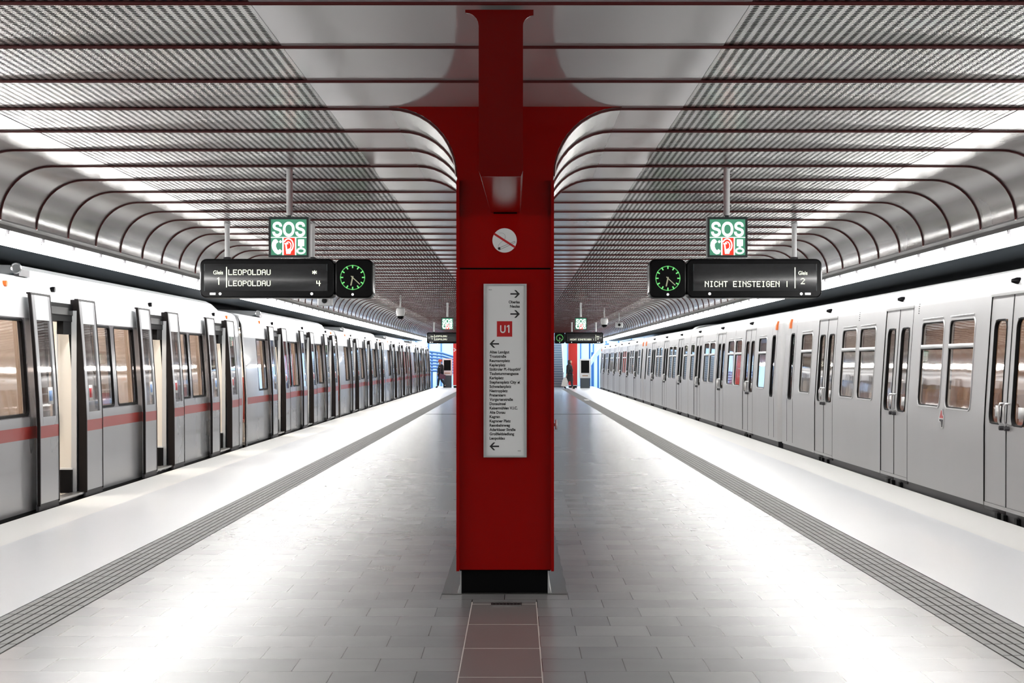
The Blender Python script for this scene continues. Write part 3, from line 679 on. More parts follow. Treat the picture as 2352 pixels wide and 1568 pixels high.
def right_car(flip, y0, label):
    """half car of 18.3 m; the driver's end is at local 18.3 unless flipped"""
    sgn, Lc = 1, 18.3
    XR = prof_fn([(-.2, 5.225), (.1, 5.22), (1.0, 5.222), (1.2, 5.232), (1.7, 5.265), (2.2, 5.30), (2.44, 5.32), (2.54, 5.345), (2.62, 5.385), (2.68, 5.44), (2.72, 5.54), (2.76, 5.75), (2.80, 6.1), (2.82, 6.65)])
    R = thing('metro_car', (6.65, y0 + Lc / 2, -.9), label, 'metro car', 'cars of the silver train with closed doors'); ro = R.location; yb = y0
    def fl(a, b_=None):
        if b_ is None: return Lc - a if flip else a
        return (Lc - b_, Lc - a) if flip else (a, b_)
    ddef = [2.75, 8.15, 13.55]                     # door centres measured so that the far end (18.0) is the driver's end
    doors = [fl(d) for d in ddef]
    wide = [fl(4.2, 5.35), fl(5.62, 6.77), fl(9.6, 10.75), fl(11.02, 12.17), fl(.55, 1.55), fl(14.95, 16.1)]
    cab = fl(16.95, 17.3)
    s0, s1 = (0.06, 18.0) if not flip else (.30, 17.98)
    Z0, Z1 = 1.14, 2.20
    ops = [(a, b_, Z0, Z1) for a, b_ in wide] + [(cab[0], cab[1], 1.0, 2.22)] + [(d - .83, d + .83, .14, 2.43) for d in doors]
    zs = [.10, .3, .7, 1.0, 1.2, 1.45, 1.7, 1.95, 2.2, 2.44, 2.5, 2.54, 2.58, 2.62, 2.65, 2.68]
    mb = MB(); side_grid(mb, XR, sgn, yb, s0, s1, zs, ops, lambda s, z: 'alu', (), inner='wood')
    top = [(XR(z), z) for z in (2.68, 2.70, 2.72, 2.74, 2.76, 2.78, 2.80, 2.82)] + [(13.3 - XR(z), z) for z in (2.8, 2.76, 2.72, 2.62, 2.44, 1.0, .1)]
    mb.sheet_y(top, yb + s0, yb + s1, 'alu')
    mb.sheet_y([(5.42, 2.42), (5.6, 2.52), (6.65, 2.56), (7.7, 2.52), (7.95, 2.4)], yb + s0 + .05, yb + s1 - .05, 'cream'); mb.sheet_y([(7.95, 2.4), (7.95, .05)], yb + s0 + .05, yb + s1 - .05, 'wood', False)
    mb.box(5.28, 8.0, yb + s0 + .02, yb + s1 - .02, .0, .06, 'int_floor')
    endp = [(XR(z), z) for z in (.1, 1, 1.7, 2.2, 2.44, 2.54, 2.62, 2.68, 2.72, 2.76, 2.82)] + [(13.3 - XR(z), z) for z in (2.76, 2.68, 2.44, 1, .1)]
    n = len(endp)
    sc_, se = (s1, 1) if not flip else (s0, -1)    # driver's end: rounded corner
    rings = [(0, 1.0), (.10, .985), (.17, .955), (.21, .90)]; v = []
    for d_, kx in rings: v += [(6.65 + (x - 6.65) * kx, yb + sc_ + se * d_, .1 + (z - .1) * (1 - (1 - kx) * .35)) for x, z in endp]
    mb.add(v, [(j * n + i, j * n + (i + 1) % n, (j + 1) * n + (i + 1) % n, (j + 1) * n + i) for j in range(3) for i in range(n)], 'alu', True)
    mb.add(v[-n:], [tuple(range(n))], 'alu')
    so = s0 if not flip else s1
    mb.add([(x, yb + so, z) for x, z in endp], [tuple(range(n))], 'grey_paint')
    mb.build('body', R, ro)
    # end window and gate on the driver's end
    ye_ = yb + sc_ + se * .215
    mb = MB(); mb.box(5.55, 7.75, ye_, ye_ + se * .01, 1.15, 2.3, 'black'); mb.build('cab_window', R, ro)
    mb = MB(); mb.box(5.75, 7.6, ye_, ye_ + se * .08, .55, .95, 'white_paint'); mb.box(5.65, 7.7, ye_, ye_ + se * .09, .98, 1.02, 'chrome'); mb.build('end_box', R, ro)
    # joint cover at the other end
    if not flip:
        pass
    else:
        mb = MB(); v = []; rr_ = [(.17, .99), (.19, 1.004), (.23, 1.011), (.33, 1.014), (.42, 1.011), (.48, 1.004), (.51, .99)]
        for d_, kx in rr_: v += [(6.65 + (x - 6.65) * kx, yb + s1 - .20 + d_, .12 + (z - .1) * (kx if kx > 1 else 1)) for x, z in endp]
        mb.add(v, [(j * n + i, j * n + (i + 1) % n, (j + 1) * n + (i + 1) % n, (j + 1) * n + i) for j in range(len(rr_) - 1) for i in range(n)], 'alu', True)
        j_ = mb.build('joint_cover', R, ro)
    mb = MB(); mb.box(5.24, 8.0, yb + s0, yb + s1, -.14, .105, 'dark'); mb.box(5.5, 7.8, yb + s0 + .4, yb + s1 - .4, -.8, -.14, 'dark'); mb.build('underframe', R, ro)
    for s in (1.6, 3.6, 14.2, 16.2):
        mb = MB(); mb.lathe([(.42, -.06), (.42, .06)], (5.95, yb + s, -.47), 'dark', 'x', 20); mb.build('wheel', R, ro)
    for a, b_ in wide:
        mb = MB(); frame_ring(mb, XR, sgn, yb, a, b_, Z0, Z1, .09, .022, .010, 'alu'); w_ = mb.build('window_frame', R, ro)
        mb = MB(); frame_ring(mb, XR, sgn, yb, a + .012, b_ - .012, Z0 + .012, Z1 - .012, .08, .014, -.002, 'black_matt', .02); mb.build('gasket', w_, ro)
        mb = MB(); skin_strip(mb, XR, sgn, yb, a, b_, Z0, Z1, -.016, 'glass_r', .006); mb.build('pane', w_, ro)
        mb = MB(); skin_strip(mb, XR, sgn, yb, a + .01, b_ - .01, 1.865, 1.915, .008, 'white_paint', .025, 1); skin_strip(mb, XR, sgn, yb, a + .01, b_ - .01, 1.85, 1.865, .0, 'black_matt', .015, 1); mb.build('crossbar', w_, ro)
        mb = MB(); skin_strip(mb, XR, sgn, yb, a + .06, b_ - .03, Z1 + .045, Z1 + .057, .012, 'chrome', .01, 1); mb.build('rain_strip', w_, ro)
    mb = MB(); frame_ring(mb, XR, sgn, yb, cab[0], cab[1], 1.0, 2.22, .07, .025, .012, 'black_matt'); w_ = mb.build('window_frame', R, ro)
    mb = MB(); skin_strip(mb, XR, sgn, yb, cab[0], cab[1], 1.0, 2.22, -.016, 'glass_r', .006); mb.build('pane', w_, ro)
    for s in (cab[0] - .2, cab[1] + .14):
        mb = MB(); skin_strip(mb, XR, sgn, yb, s, s + .014, .16, 2.46, .003, 'black_matt', .004, 6); mb.build('cab_door_seam', R, ro)
    for d in doors:
        for a, b_, q in ((d - .83, d - .012, -1), (d + .012, d + .83, 1)):
            mb = MB(); OFF, TH = -.008, .03; c_ = (a + b_) / 2; wa, wb, w0, w1 = c_ - .235, c_ + .235, 1.02, 2.16
            zz_ = [.14, .6, 1.02]
            for sa, sb in ((a, wa), (wb, b_)):
                skin_strip(mb, XR, sgn, yb, sa, sb, .14, 2.42, OFF, 'alu', TH, 10)
            skin_strip(mb, XR, sgn, yb, wa, wb, .14, w0, OFF, 'alu', TH, 3); skin_strip(mb, XR, sgn, yb, wa, wb, w1, 2.42, OFF, 'alu', TH, 2)
            L_ = mb.build('door_leaf', R, ro)
            mb = MB(); frame_ring(mb, lambda z: XR(z) + .008, sgn, yb, wa + .012, wb - .012, w0 + .012, w1 - .012, .10, .018, .010, 'black_matt', .03); mb.build('gasket', L_, ro)
            mb = MB(); skin_strip(mb, XR, sgn, yb, wa, wb, w0, w1, OFF - .016, 'glass_r', .006); mb.build('pane', L_, ro)
            mb = MB(); hs = d + q * .10
            x_ = XR(1.1)
            mb.tube([(x_ + .01, yb + hs, 1.03), (x_ - .035, yb + hs, 1.03), (x_ - .05, yb + hs, 1.06), (x_ - .05, yb + hs, 1.21), (x_ - .035, yb + hs, 1.25), (x_ + .012, yb + hs, 1.25)], .013, 'chrome', 8)
            mb.lathe([(.0, -.03), (.024, -.025), (.026, 0), (.026, .04)], (x_ - .02, yb + hs, .985), 'dark', 'x', 10); mb.build('door_handle', L_, ro)
            mb = MB(); skin_strip(mb, XR, sgn, yb, c_ - .17, c_ + .05, 1.10, 1.22, OFF - .010, 'paper', .0015, 1); mb.build('sticker', L_, ro)
            mb = MB(); skin_strip(mb, XR, sgn, yb, a + .0, b_, .06, .14, OFF + .004, 'dark', .03, 1); mb.build('kick_strip', L_, ro)
        mb = MB(); skin_strip(mb, XR, sgn, yb, d - .012, d + .012, .1, 2.43, -.004, 'black_matt', .02, 8)
        skin_strip(mb, XR, sgn, yb, d - .845, d - .83, .1, 2.43, .002, 'black_matt', .03, 8); skin_strip(mb, XR, sgn, yb, d + .83, d + .845, .1, 2.43, .002, 'black_matt', .03, 8)
        skin_strip(mb, XR, sgn, yb, d - .845, d + .845, 2.42, 2.45, .012, 'steel', .03, 1); mb.build('door_frame', R, ro)
        for h_ in (-.5, -.02, .22):
            mb = MB(); mb.box(5.195, 5.25, yb + d + h_, yb + d + h_ + .09, -.1, .06, 'black_matt'); mb.build('step_lug', R, ro)
        mb = MB(); mb.lathe([(.0, -.10), (.02, -.095), (.038, -.04), (.038, .0)], (XR(2.55) + .015, yb + d - .06, 2.56), 'black', 'x', 10); mb.build('door_light', R, ro)
    for s in (fl(7.0), fl(10.9)):
        mb = MB()
        for i in range(5): z_ = 2.33 + i * .03; skin_strip(mb, XR, sgn, yb, s, s + .05, z_, z_ + .013, .002, 'dark', .003, 1)
        mb.build('vent', R, ro)
    s = fl(17.45); mb = MB(); skin_strip(mb, XR, sgn, yb, s - .06, s + .06, 2.34, 2.52, .04, 'orange', .05, 2); mb.build('marker_lamp', R, ro)
    for s in (.9, 4.6, 6.0, 9.9, 11.4, 15.2):
        for x in (5.72, 7.5):
            s_ = fl(s); mb = MB(); mb.box(x - .25, x + .25, yb + s_, yb + s_ + .45, .45, .5, 'wood'); mb.box(x - .25, x + .25, yb + s_ + .41, yb + s_ + .46, .5, 1.2, 'wood'); mb.box(x - .2, x + .2, yb + s_ + .15, yb + s_ + .3, .06, .45, 'grey_paint'); mb.build('seat', R, ro)
    mb = MB(); mb.box(6.55, 6.75, yb + s0 + .5, yb + s1 - .5, 2.50, 2.53, 'car_lamp'); mb.build('car_lamp', R, ro)
    return R
rl = ['silver metro car nearest the camera in the closed-door train, with a small red emblem', 'second silver car of the closed-door train, beyond the first dark gap', 'third silver car of the closed-door train, beyond the smooth joint cover',
      'fourth silver car of the closed-door train, beyond the second dark gap', 'farthest silver car of the closed-door train, next to the daylight']
A = right_car(False, 15.4, rl[0]); Bc = right_car(True, 33.72, rl[1])
for i, (src, yy) in enumerate(((A, 52.0), (Bc, 70.32), (A, 88.6))):
    c_ = copy_tree(src); c_.location.y = yy + 9.15; c_['label'] = rl[2 + i]
# emblem on the nearest silver car
em = MB(); ke = 5.21 / (2162 - VX)   # metres per px on the body side, sideways foreshortened
def E(u, v): return (5.219, 20.85 + u, v)
def emb(mb, pts, mat, o): mb.add([(5.2165 - o, 20.87 - u, 1.0 + v) for u, v in pts] + [(5.219, 20.87 - u, 1.0 + v) for u, v in pts], [tuple(range(len(pts))), *[(i, (i + 1) % len(pts), len(pts) + (i + 1) % len(pts), len(pts) + i) for i in range(len(pts))]], mat)
kids = [o for o in COL.objects if o.parent == A and o.name.startswith('body')]
em = MB()
emb(em, [(-.13, .0), (-.02, .115), (.05, .115), (.07, .05), (.13, .04), (.11, -.06), (.07, -.12), (-.02, -.12), (-.04, -.05), (-.13, -.04)], 'paper', .0)
em.build('emblem', A, A.location)
em = MB(); emb(em, [(-.09, .005), (-.01, .10), (.03, .10), (.05, .04), (.09, .03), (.09, .005)], 'red_print', .001); e_ = em.build('emblem_top', A, A.location)
em = MB(); emb(em, [(-.09, -.01), (.09, -.01), (.08, -.05), (.05, -.105), (.0, -.105), (-.02, -.04), (-.09, -.03)], 'dark', .001); em.build('emblem_bottom', A, A.location)

# ------------------------------------------------------------------ dot matrix letters
FONT5 = {'L': '10000 10000 10000 10000 10000 10000 11111', 'E': '11111 10000 10000 11110 10000 10000 11111', 'O': '01110 10001 10001 10001 10001 10001 01110', 'P': '11110 10001 10001 11110 10000 10000 10000',
         'D': '11110 10001 10001 10001 10001 10001 11110', 'A': '01110 10001 10001 11111 10001 10001 10001', 'U': '10001 10001 10001 10001 10001 10001 01110', 'N': '10001 11001 10101 10011 10001 10001 10001',
         'I': '01110 00100 00100 00100 00100 00100 01110', 'C': '01110 10001 10000 10000 10000 10001 01110', 'H': '10001 10001 10001 11111 10001 10001 10001', 'T': '11111 00100 00100 00100 00100 00100 00100',
         'S': '01111 10000 10000 01110 00001 00001 11110', 'G': '01110 10001 10000 10111 10001 10001 01110', '*': '00100 10101 01110 11111 01110 10101 00100', '4': '10010 10010 10010 11111 00010 00010 00010',
         '1': '00100 01100 00100 00100 00100 00100 00100', '2': '01110 10001 00001 00010 00100 01000 11111', '|': '00100 00100 00100 00100 00100 00100 00100', ' ': '0 0 0 0 0 0 0'}
def dots(mb, text, x, z, y, h, wd, mat='led', fill=1.0):
    n = len(text); adv = wd / (n - 1 / 6.0) if n > 1 else wd * 1.2; dw = adv / 6.0; dh = h / 7
    for i, ch in enumerate(text):
        for r, row in enumerate(FONT5[ch].split()):
            c = 0
            while c < len(row):
                if row[c] == '1':
                    a0 = x + i * adv + c * dw; a1 = a0 + dw * fill; z1 = z + h - r * dh
                    mb.add([(a0, y, z1 - dh * fill), (a1, y, z1 - dh * fill), (a1, y, z1), (a0, y, z1)], [(0, 1, 2, 3)], mat)
                c += 1

def display(side, Y, texts, label, glabel):
    kk = Y / F; Xp = lambda x: (x - VX) * kk; Zp = lambda y: EYE + (VY - y) * kk
    return Xp, Zp
def rr_box(mb, x0, x1, z0, z1, r, ya, yb, mat, bev=.02):
    """rounded housing with softened front edge"""
    loops = [(rrect(x0 + bev, x1 - bev, z0 + bev, z1 - bev, max(r - bev, .005), 6), ya), (rrect(x0 + bev * .3, x1 - bev * .3, z0 + bev * .3, z1 - bev * .3, max(r - bev * .3, .005), 6), ya + bev * .3), (rrect(x0, x1, z0, z1, r, 6), ya + bev), (rrect(x0, x1, z0, z1, r, 6), yb)]
    v = []; n = len(loops[0][0])
    for lp, y in loops: v += [(x, y, z) for x, z in lp]
    mb.add(v, [(L * n + i, L * n + (i + 1) % n, (L + 1) * n + (i + 1) % n, (L + 1) * n + i) for L in range(3) for i in range(n)], mat, True)
    mb.add(v[:n], [tuple(range(n))], mat); mb.add(v[-n:], [tuple(range(n))], mat)
    return mb
def build_display(side):
    """main departure display at 22.8 m; side -1 = over the open-door train"""
    Y = 22.8; kk = Y / F; X_ = lambda x: (x - VX) * kk; Z_ = lambda y: EYE + (VY - y) * kk
    if side < 0:
        D = thing('departure_display', (X_(613), Y, Z_(594)), 'long black display reading LEOPOLDAU twice, hung nearer over the open-door train side', 'display', 'departure displays'); x0, x1 = 459, 768
    else:
        D = thing('departure_display', (X_(1733), Y, Z_(596)), 'long black display reading NICHT EINSTEIGEN, hung nearer beside the silver train', 'display', 'departure displays'); x0, x1 = 1578, 1888
    lo = D.location; zt, zb = (594, 684)
    mb = MB(); rr_box(mb, X_(x0), X_(x1), Z_(zb), Z_(zt), .085, Y, Y + .35, 'black'); mb.build('housing', D, lo)
    if side < 0: s0, s1 = 469, 752
    else: s0, s1 = 1592, 1876
    mb = MB(); a0, a1, b0, b1 = X_(s0), X_(s1), Z_(668), Z_(606); n = 18; ring = []
    # convex pane
    nx, nz = 10, 12; v = []
    for j in range(nz + 1):
        for i in range(nx + 1):
            u, w_ = i / nx, j / nz
            v.append((a0 + (a1 - a0) * u, Y - .004 - .010 * (1 - (2 * w_ - 1) ** 2) - .006 * (1 - (2 * u - 1) ** 8), b0 + (b1 - b0) * w_))
    mb.add(v, [(j * (nx + 1) + i, j * (nx + 1) + i + 1, (j + 1) * (nx + 1) + i + 1, (j + 1) * (nx + 1) + i) for j in range(nz) for i in range(nx)], 'screen', True)
    # rim round the pane
    for q in ((a0, a0 + .01, b0, b1), (a1 - .01, a1, b0, b1)): mb.box(q[0], q[1], Y - .012, Y + .001, q[2], q[3], 'frame_dark')
    mb.build('screen', D, lo)
    yt_ = Y - .0225; mb = MB(); h = 12.5 * kk
    if side < 0:
        for zl in (631.5, 657): dots(mb, 'LEOPOLDAU', X_(525), Z_(zl), yt_, h, 97 * kk); mb.build('destination_text', D, lo); mb = MB()
        dots(mb, '*', X_(717.5), Z_(630), yt_, 9 * kk, 10.5 * kk); mb.build('arrival_mark', D, lo); mb = MB(); dots(mb, '4', X_(727), Z_(657), yt_, h, 10 * kk); mb.build('minutes', D, lo); mb = MB()
        put_text(mb, 'Gleis', 12.5 * kk, X_(490.5), Z_(630), yt_, 'led', 'l', .001, 22.5 * kk); mb.build('track_label', D, lo); mb = MB()
        mb.box(X_(502), X_(504.2), yt_, yt_ + .001, Z_(654), Z_(637), 'led'); mb.add([(X_(499), yt_, Z_(640.5)), (X_(502), yt_, Z_(637)), (X_(502), yt_, Z_(640.5))], [(0, 1, 2)], 'led')
        mb.build('track_number', D, lo); mb = MB()
        mb.box(X_(519.8), X_(522), yt_, yt_ + .001, Z_(660), Z_(613), 'led')
    else:
        dots(mb, 'NICHT EINSTEIGEN |', X_(1618.5), Z_(659), yt_, 13.5 * kk, 193 * kk); mb.build('destination_text', D, lo); mb = MB()
        put_text(mb, 'Gleis', 12 * kk, X_(1833), Z_(631), yt_, 'led', 'l', .001, 21 * kk); mb.build('track_label', D, lo); mb = MB(); dots(mb, '2', X_(1838.5), Z_(652.5), yt_, 14 * kk, 9.5 * kk); mb.build('track_number', D, lo); mb = MB()
        mb.box(X_(1824.5), X_(1826.5), yt_, yt_ + .001, Z_(662), Z_(614), 'led')
    mb.build('divider_line', D, lo)
    mb = MB(); yi = Y - .002
    if side < 0: bars, dts = (482, 495), (505.5, 716)
    else: bars, dts = (1849, 1862), (1840.5, 1630)
    mb.box(X_(bars[0]), X_(bars[1]), yi, Y + .005, Z_(677), Z_(672), 'indicator')
    for d_ in dts: mb.lathe([(3.2 * kk, .004), (3.2 * kk, 0), (0, 0)], (X_(d_), yi, Z_(674.5)), 'indicator', 'y', 14)
    mb.build('indicator', D, lo)
    for p_ in ((517, 714) if side < 0 else (1829, 1634)):
        mb = MB(); mb.tube([(X_(p_), Y + .17, H + .004), (X_(p_), Y + .17, Z_(zt) - .01)], .034, 'white_paint', 14)
        mb.lathe([(.052, 0), (.052, .03), (.034, .035)], (X_(p_), Y + .17, Z_(zt) - .002), 'dark', 'z', 14); mb.lathe([(.034, 0), (.045, .0), (.045, .03)], (X_(p_), Y + .17, H - .03), 'white_paint', 'z', 14)
        mb.build('hanger', D, lo)
    # clock
    if side < 0: c0, c1, cc, lab = 769.5, 857, (810, 637), 'square black platform clock with green dial beside the LEOPOLDAU display'
    else: c0, c1, cc, lab = 1491, 1576.5, (1534, 639), 'square black platform clock with green dial beside the NICHT EINSTEIGEN display'
    C_ = thing('platform_clock', (X_((c0 + c1) / 2), Y, Z_(594)), lab, 'clock', 'platform clocks'); lo = C_.location
    mb = MB(); rr_box(mb, X_(c0), X_(c1), Z_(zb), Z_(zt + 1), .085, Y, Y + .35, 'black'); mb.build('housing', C_, lo)
    cxw, czw = X_(cc[0]), Z_(cc[1]); mb = MB(); mb.plate_y(rrect(cxw - 34 * kk, cxw + 34 * kk, czw - 31 * kk, czw + 31 * kk, .03), Y - .006, Y + .001, 'black'); mb.build('face', C_, lo)
    mb = MB(); yd = Y - .0085
    for i in range(60):
        a = 2 * PI * i / 60; big = i % 5 == 0
        r1 = 28.6 * kk; r0 = (21.5 if big else 26.8) * kk; wd = (2.6 if big else 1.5) * kk
        d = Vector((math.sin(a), math.cos(a))); c0_ = Vector((cxw, czw))
        quad(mb, c0_ + d * r0, c0_ + d * r1, wd, yd, 'led_green', .001)
    mb.build('dial', C_, lo)
    mb = MB(); c0_ = Vector((cxw, czw))
    for ang, l0, l1, wd in ((192, -3, 19, 3.0), (133, -5, 23, 2.0)):
        a = math.radians(ang); d = Vector((math.sin(a), math.cos(a))); quad(mb, c0_ + d * l0 * kk, c0_ + d * l1 * kk, wd * kk, yd - .003, 'hand', .001); yd -= .002
    mb.build('clock_hand', C_, lo)
    mb = MB(); mb.lathe([(2.8 * kk, .004), (2.8 * kk, 0), (0, 0)], (cxw, yi, Z_(676)), 'indicator', 'y', 14); mb.build('indicator', C_, lo)
    xh = X_(cc[0] + side * -4); mb = MB(); mb.tube([(xh, Y + .2, H), (xh, Y + .2, Z_(zt) - .02)], .02, 'white_paint', 10); 
    mb = MB(); xa, xb = (X_(768.05), X_(769.45)) if side < 0 else (X_(1576.55), X_(1577.95)); mb.box(xa, xb, Y + .12, Y + .2, Z_(650), Z_(625), 'black_matt'); mb.build('connector', C_, lo)
    return D, C_
DL, CLk = build_display(-1); DR, CRk = build_display(1)

def build_sos(xc, label):
    Y = 16.37; kk = Y / F; zc = EYE + (VY - 544.5) * kk; x = (xc - VX) * kk; hw, hh = 46 * kk, 46.2 * kk
    T = thing('sos_sign', (x, Y, zc), label, 'sign', 'SOS signs'); lo = T.location; fwd = 5 * kk
    mb = MB(); mb.box(x - hw, x + hw, Y + .012, Y + .14, zc - hh, zc + hh, 'frame_dark')
    for q in ((-hw, -hw + fwd, -hh, hh), (hw - fwd, hw, -hh, hh), (-hw + fwd, hw - fwd, -hh, -hh + fwd), (-hw + fwd, hw - fwd, hh - fwd, hh)): mb.box(x + q[0], x + q[1], Y, Y + .013, zc + q[2], zc + q[3], 'frame_dark')
    mb.build('frame', T, lo)
    iw = hw - fwd; ih = hh - fwd
    mb = MB(); mb.box(x - iw, x + iw, Y + .008, Y + .012, zc - ih, zc + ih, 'sos_green'); g_ = mb.build('green_panel', T, lo)
    U_ = lambda u, v: (x + u * iw, zc + v * ih)     # -1..1
    mb = MB(); a = U_(-.27, -.99); b_ = U_(.35, -.01); mb.box(a[0], b_[0], Y + .006, Y + .009, a[1], b_[1], 'sos_red'); mb.build('red_panel', T, lo)
    mb = MB(); yw = Y + .004
    put_text(mb, 'SOS', 1.46 * ih, x, zc + .075 * ih, yw, 'sos_white', 'c', .006, 1.84 * iw)
    for u0, u1, v0, v1 in ((-1, 1, -.035, .015), (-.36, -.28, -1, 0), (.35, .42, -1, 0)): a = U_(u0, v0); b_ = U_(u1, v1); d_ = MB(); d_.box(a[0], b_[0], yw, yw + .001, a[1], b_[1], 'sos_white'); d_.build('divider', T, lo)
    mb.build('lettering', T, lo)
    mb = MB()
    hs = [(-.66, -.14), (-.58, -.26), (-.70, -.36), (-.72, -.5), (-.66, -.66), (-.58, -.74), (-.50, -.66), (-.38, -.76), (-.46, -.92), (-.62, -.96), (-.78, -.86), (-.92, -.66), (-.96, -.46), (-.93, -.28), (-.84, -.14), (-.74, -.10)]
    mb.plate_y([U_(*p) for p in hs], yw, yw + .001, 'sos_white')
    mb.plate_y([U_(-.46, -.16), U_(-.37, -.25), U_(-.46, -.34), U_(-.55, -.25)], yw, yw + .001, 'sos_white'); mb.build('telephone_symbol', T, lo)
    mb = MB(); pts = [U_(-.02 + .27 * math.cos(t_), -.45 + .36 * math.sin(t_)) for t_ in [math.radians(150 - 12 * i) for i in range(20)]]
    for a, b_ in zip(pts, pts[1:]): quad(mb, a, b_, .07 * iw, yw, 'sos_white')
    pts = [U_(-.02 + .15 * math.cos(t_), -.48 + .22 * math.sin(t_)) for t_ in [math.radians(150 - 14 * i) for i in range(15)]]
    for a, b_ in zip(pts, pts[1:]): quad(mb, a, b_, .05 * iw, yw, 'sos_white')
    mb.plate_y([U_(-.20, -.38), U_(-.12, -.38), U_(-.08, -.68), U_(.10, -.60), U_(.14, -.75), U_(.10, -.93), U_(-.14, -.93)], yw, yw + .001, 'sos_white')
    quad(mb, U_(-.24, -.36), U_(-.02, -.36), .06 * iw, yw, 'sos_white'); mb.build('alarm_symbol', T, lo)
    mb = MB(); a = U_(.52, -.50); b_ = U_(.87, -.12); mb.plate_y(rrect(a[0], b_[0], a[1], b_[1], .006), yw, yw + .001, 'sos_white')
    quad(mb, U_(.69, -.48), U_(.69, -.64), .12 * iw, yw, 'sos_white')
    el = [U_(.69 + .21 * math.cos(t_), -.76 + .14 * math.sin(t_)) for t_ in [2 * PI * i / 20 for i in range(21)]]
    for a, b_ in zip(el, el[1:]): quad(mb, a, b_, .10 * iw, yw, 'sos_white')
    mb.build('handle_symbol', T, lo)
    mb = MB(); mb.tube([(x, Y + .07, H + .01), (x, Y + .07, zc + hh + .022)], .031, 'white_paint', 16); p_ = mb.build('hanger', T, lo)
    mb = MB(); mb.box(x - .017, x + .017, Y + .05, Y + .09, zc + hh, zc + hh + .025, 'frame_dark')
    for zz in (H - .05, zc + hh + .11):
        mb.tube([(x - .045, Y + .07, zz), (x + .045, Y + .07, zz)], .007, 'dark', 8); 
    mb.build('bolt', p_, lo)
    return T
SL = build_sos(663, 'lit green SOS sign with red middle symbol hung by the LEOPOLDAU display')
SR = build_sos(1671, 'lit green SOS sign with red middle symbol hung by the NICHT EINSTEIGEN display')
for src, Y, l in ((SL, 53.8, 'small distant SOS sign hung between the dome camera and the pillar, open-door train side'), (SR, 53.8, 'small distant SOS sign hung over the distant clock, silver train side')):
    c_ = copy_tree(src); c_.location.y = Y; c_['label'] = l
for src, l in ((DL, 'small distant display reading LEOPOLDAU above the person in a red hat'), (DR, 'small distant display reading NICHT EINSTEIGEN above the walking person with the white bag'),
               (CRk, 'small distant clock with green dial above the staircase'), (CLk, 'small distant clock mostly hidden behind the red pillar')):
    c_ = copy_tree(src); c_.location.y = 80.3; c_['label'] = l
    if src is CRk: pass

# ------------------------------------------------------------------ cameras under the ceiling
def dome(x, Y, z, label):
    D = thing('dome_camera', (x, Y, z), label, 'security camera', 'white dome cameras'); lo = D.location
    mb = MB(); mb.tube([(x, Y, H + .004), (x, Y, z + .14)], .022, 'camera_white', 10); mb.build('hanger', D, lo)
    mb = MB(); mb.lathe([(.03, .16), (.08, .155), (.12, .12), (.13, .05), (.125, .03)], (x, Y, z), 'camera_white'); mb.lathe([(.125, .03), (.12, -.02), (.10, -.08)], (x, Y, z), 'camera_white'); mb.build('housing', D, lo)
    mb = MB(); mb.lathe([(.10, -.08), (.085, -.13), (.05, -.165), (0, -.175)], (x, Y, z), 'black'); mb.build('lens_dome', D, lo)
dome((920 - VX) * 47.7 / F, 47.7, EYE + (VY - 719) * 47.7 / F, 'white dome camera hanging on a pole on the open-door train side')
dome((1388 - VX) * 58.0 / F, 58.0, EYE + (VY - 740) * 58.0 / F, 'white dome camera hanging beside the distant SOS sign, silver train side')
def boxcam(x, Y, z, label):
    D = thing('box_camera', (x, Y, z), label, 'security camera', 'small box cameras'); lo = D.location
    mb = MB(); mb.tube([(x, Y, H + .004), (x, Y, z + .06)], .016, 'grey_paint', 8); mb.build('hanger', D, lo)
    mb = MB(); rr_box(mb, x - .14, x + .14, z - .10, z + .10, .02, Y - .15, Y + .15, 'grey_paint'); mb.build('housing', D, lo)
    mb = MB(); mb.lathe([(.055, .0), (.05, -.03), (0, -.032)], (x, Y - .15, z), 'black', 'y', 16); mb.build('lens', D, lo)
boxcam((1422 - VX) * 64.8 / F, 64.8, EYE + (VY - 746) * 64.8 / F, 'small grey box camera near the silver train side ribs')
boxcam((747 - VX) * 34.4 / F, 34.4, EYE + (VY - 691) * 34.4 / F, 'pale box camera just under the LEOPOLDAU display')

# ------------------------------------------------------------------ far end of the platform
def PXY(x, y, Y): return ((x - VX) * Y / F, EYE + (VY - y) * Y / F)
YC = 110.0
for x0, x1, lab in ((1020, 1051, 'distant red end pillar beside the black poster case, mostly hidden'), (1306.5, 1326, 'distant red end pillar behind the walking person')):
    if x0 == 1020: x0, x1 = 1041, 1060
    a, _ = PXY(x0, 0, YC); b_, _ = PXY(x1, 0, YC)
    Q = thing('end_pillar', ((a + b_) / 2, YC + .5, 0), lab, 'pillar', 'end pillars'); lo = Q.location
    mb = MB(); mb.box(a, b_, YC, YC + 1.6, .16, H, 'red_daylit'); mb.build('shaft', Q, lo)
    mb = MB(); mb.box(a - .02, b_ + .02, YC - .02, YC + 1.62, .12, .17, 'white_paint'); mb.build('band', Q, lo)
    mb = MB(); mb.box(a + .02, b_ - .02, YC + .02, YC + 1.58, 0, .12, 'black'); mb.build('foot', Q, lo)
    if x0 == 1041:
        mb = MB(); xx = a + .14
        for p, q in (((-.10, .12), (.02, 0)), ((-.10, -.10), (.02, 0)), ((.02, 0), (.22, .02))): quad(mb, (xx + p[0], 2.45 + p[1]), (xx + q[0], 2.45 + q[1]), .05, YC - .006, 'white_paint', .004)
        mb.build('mark', Q, lo)
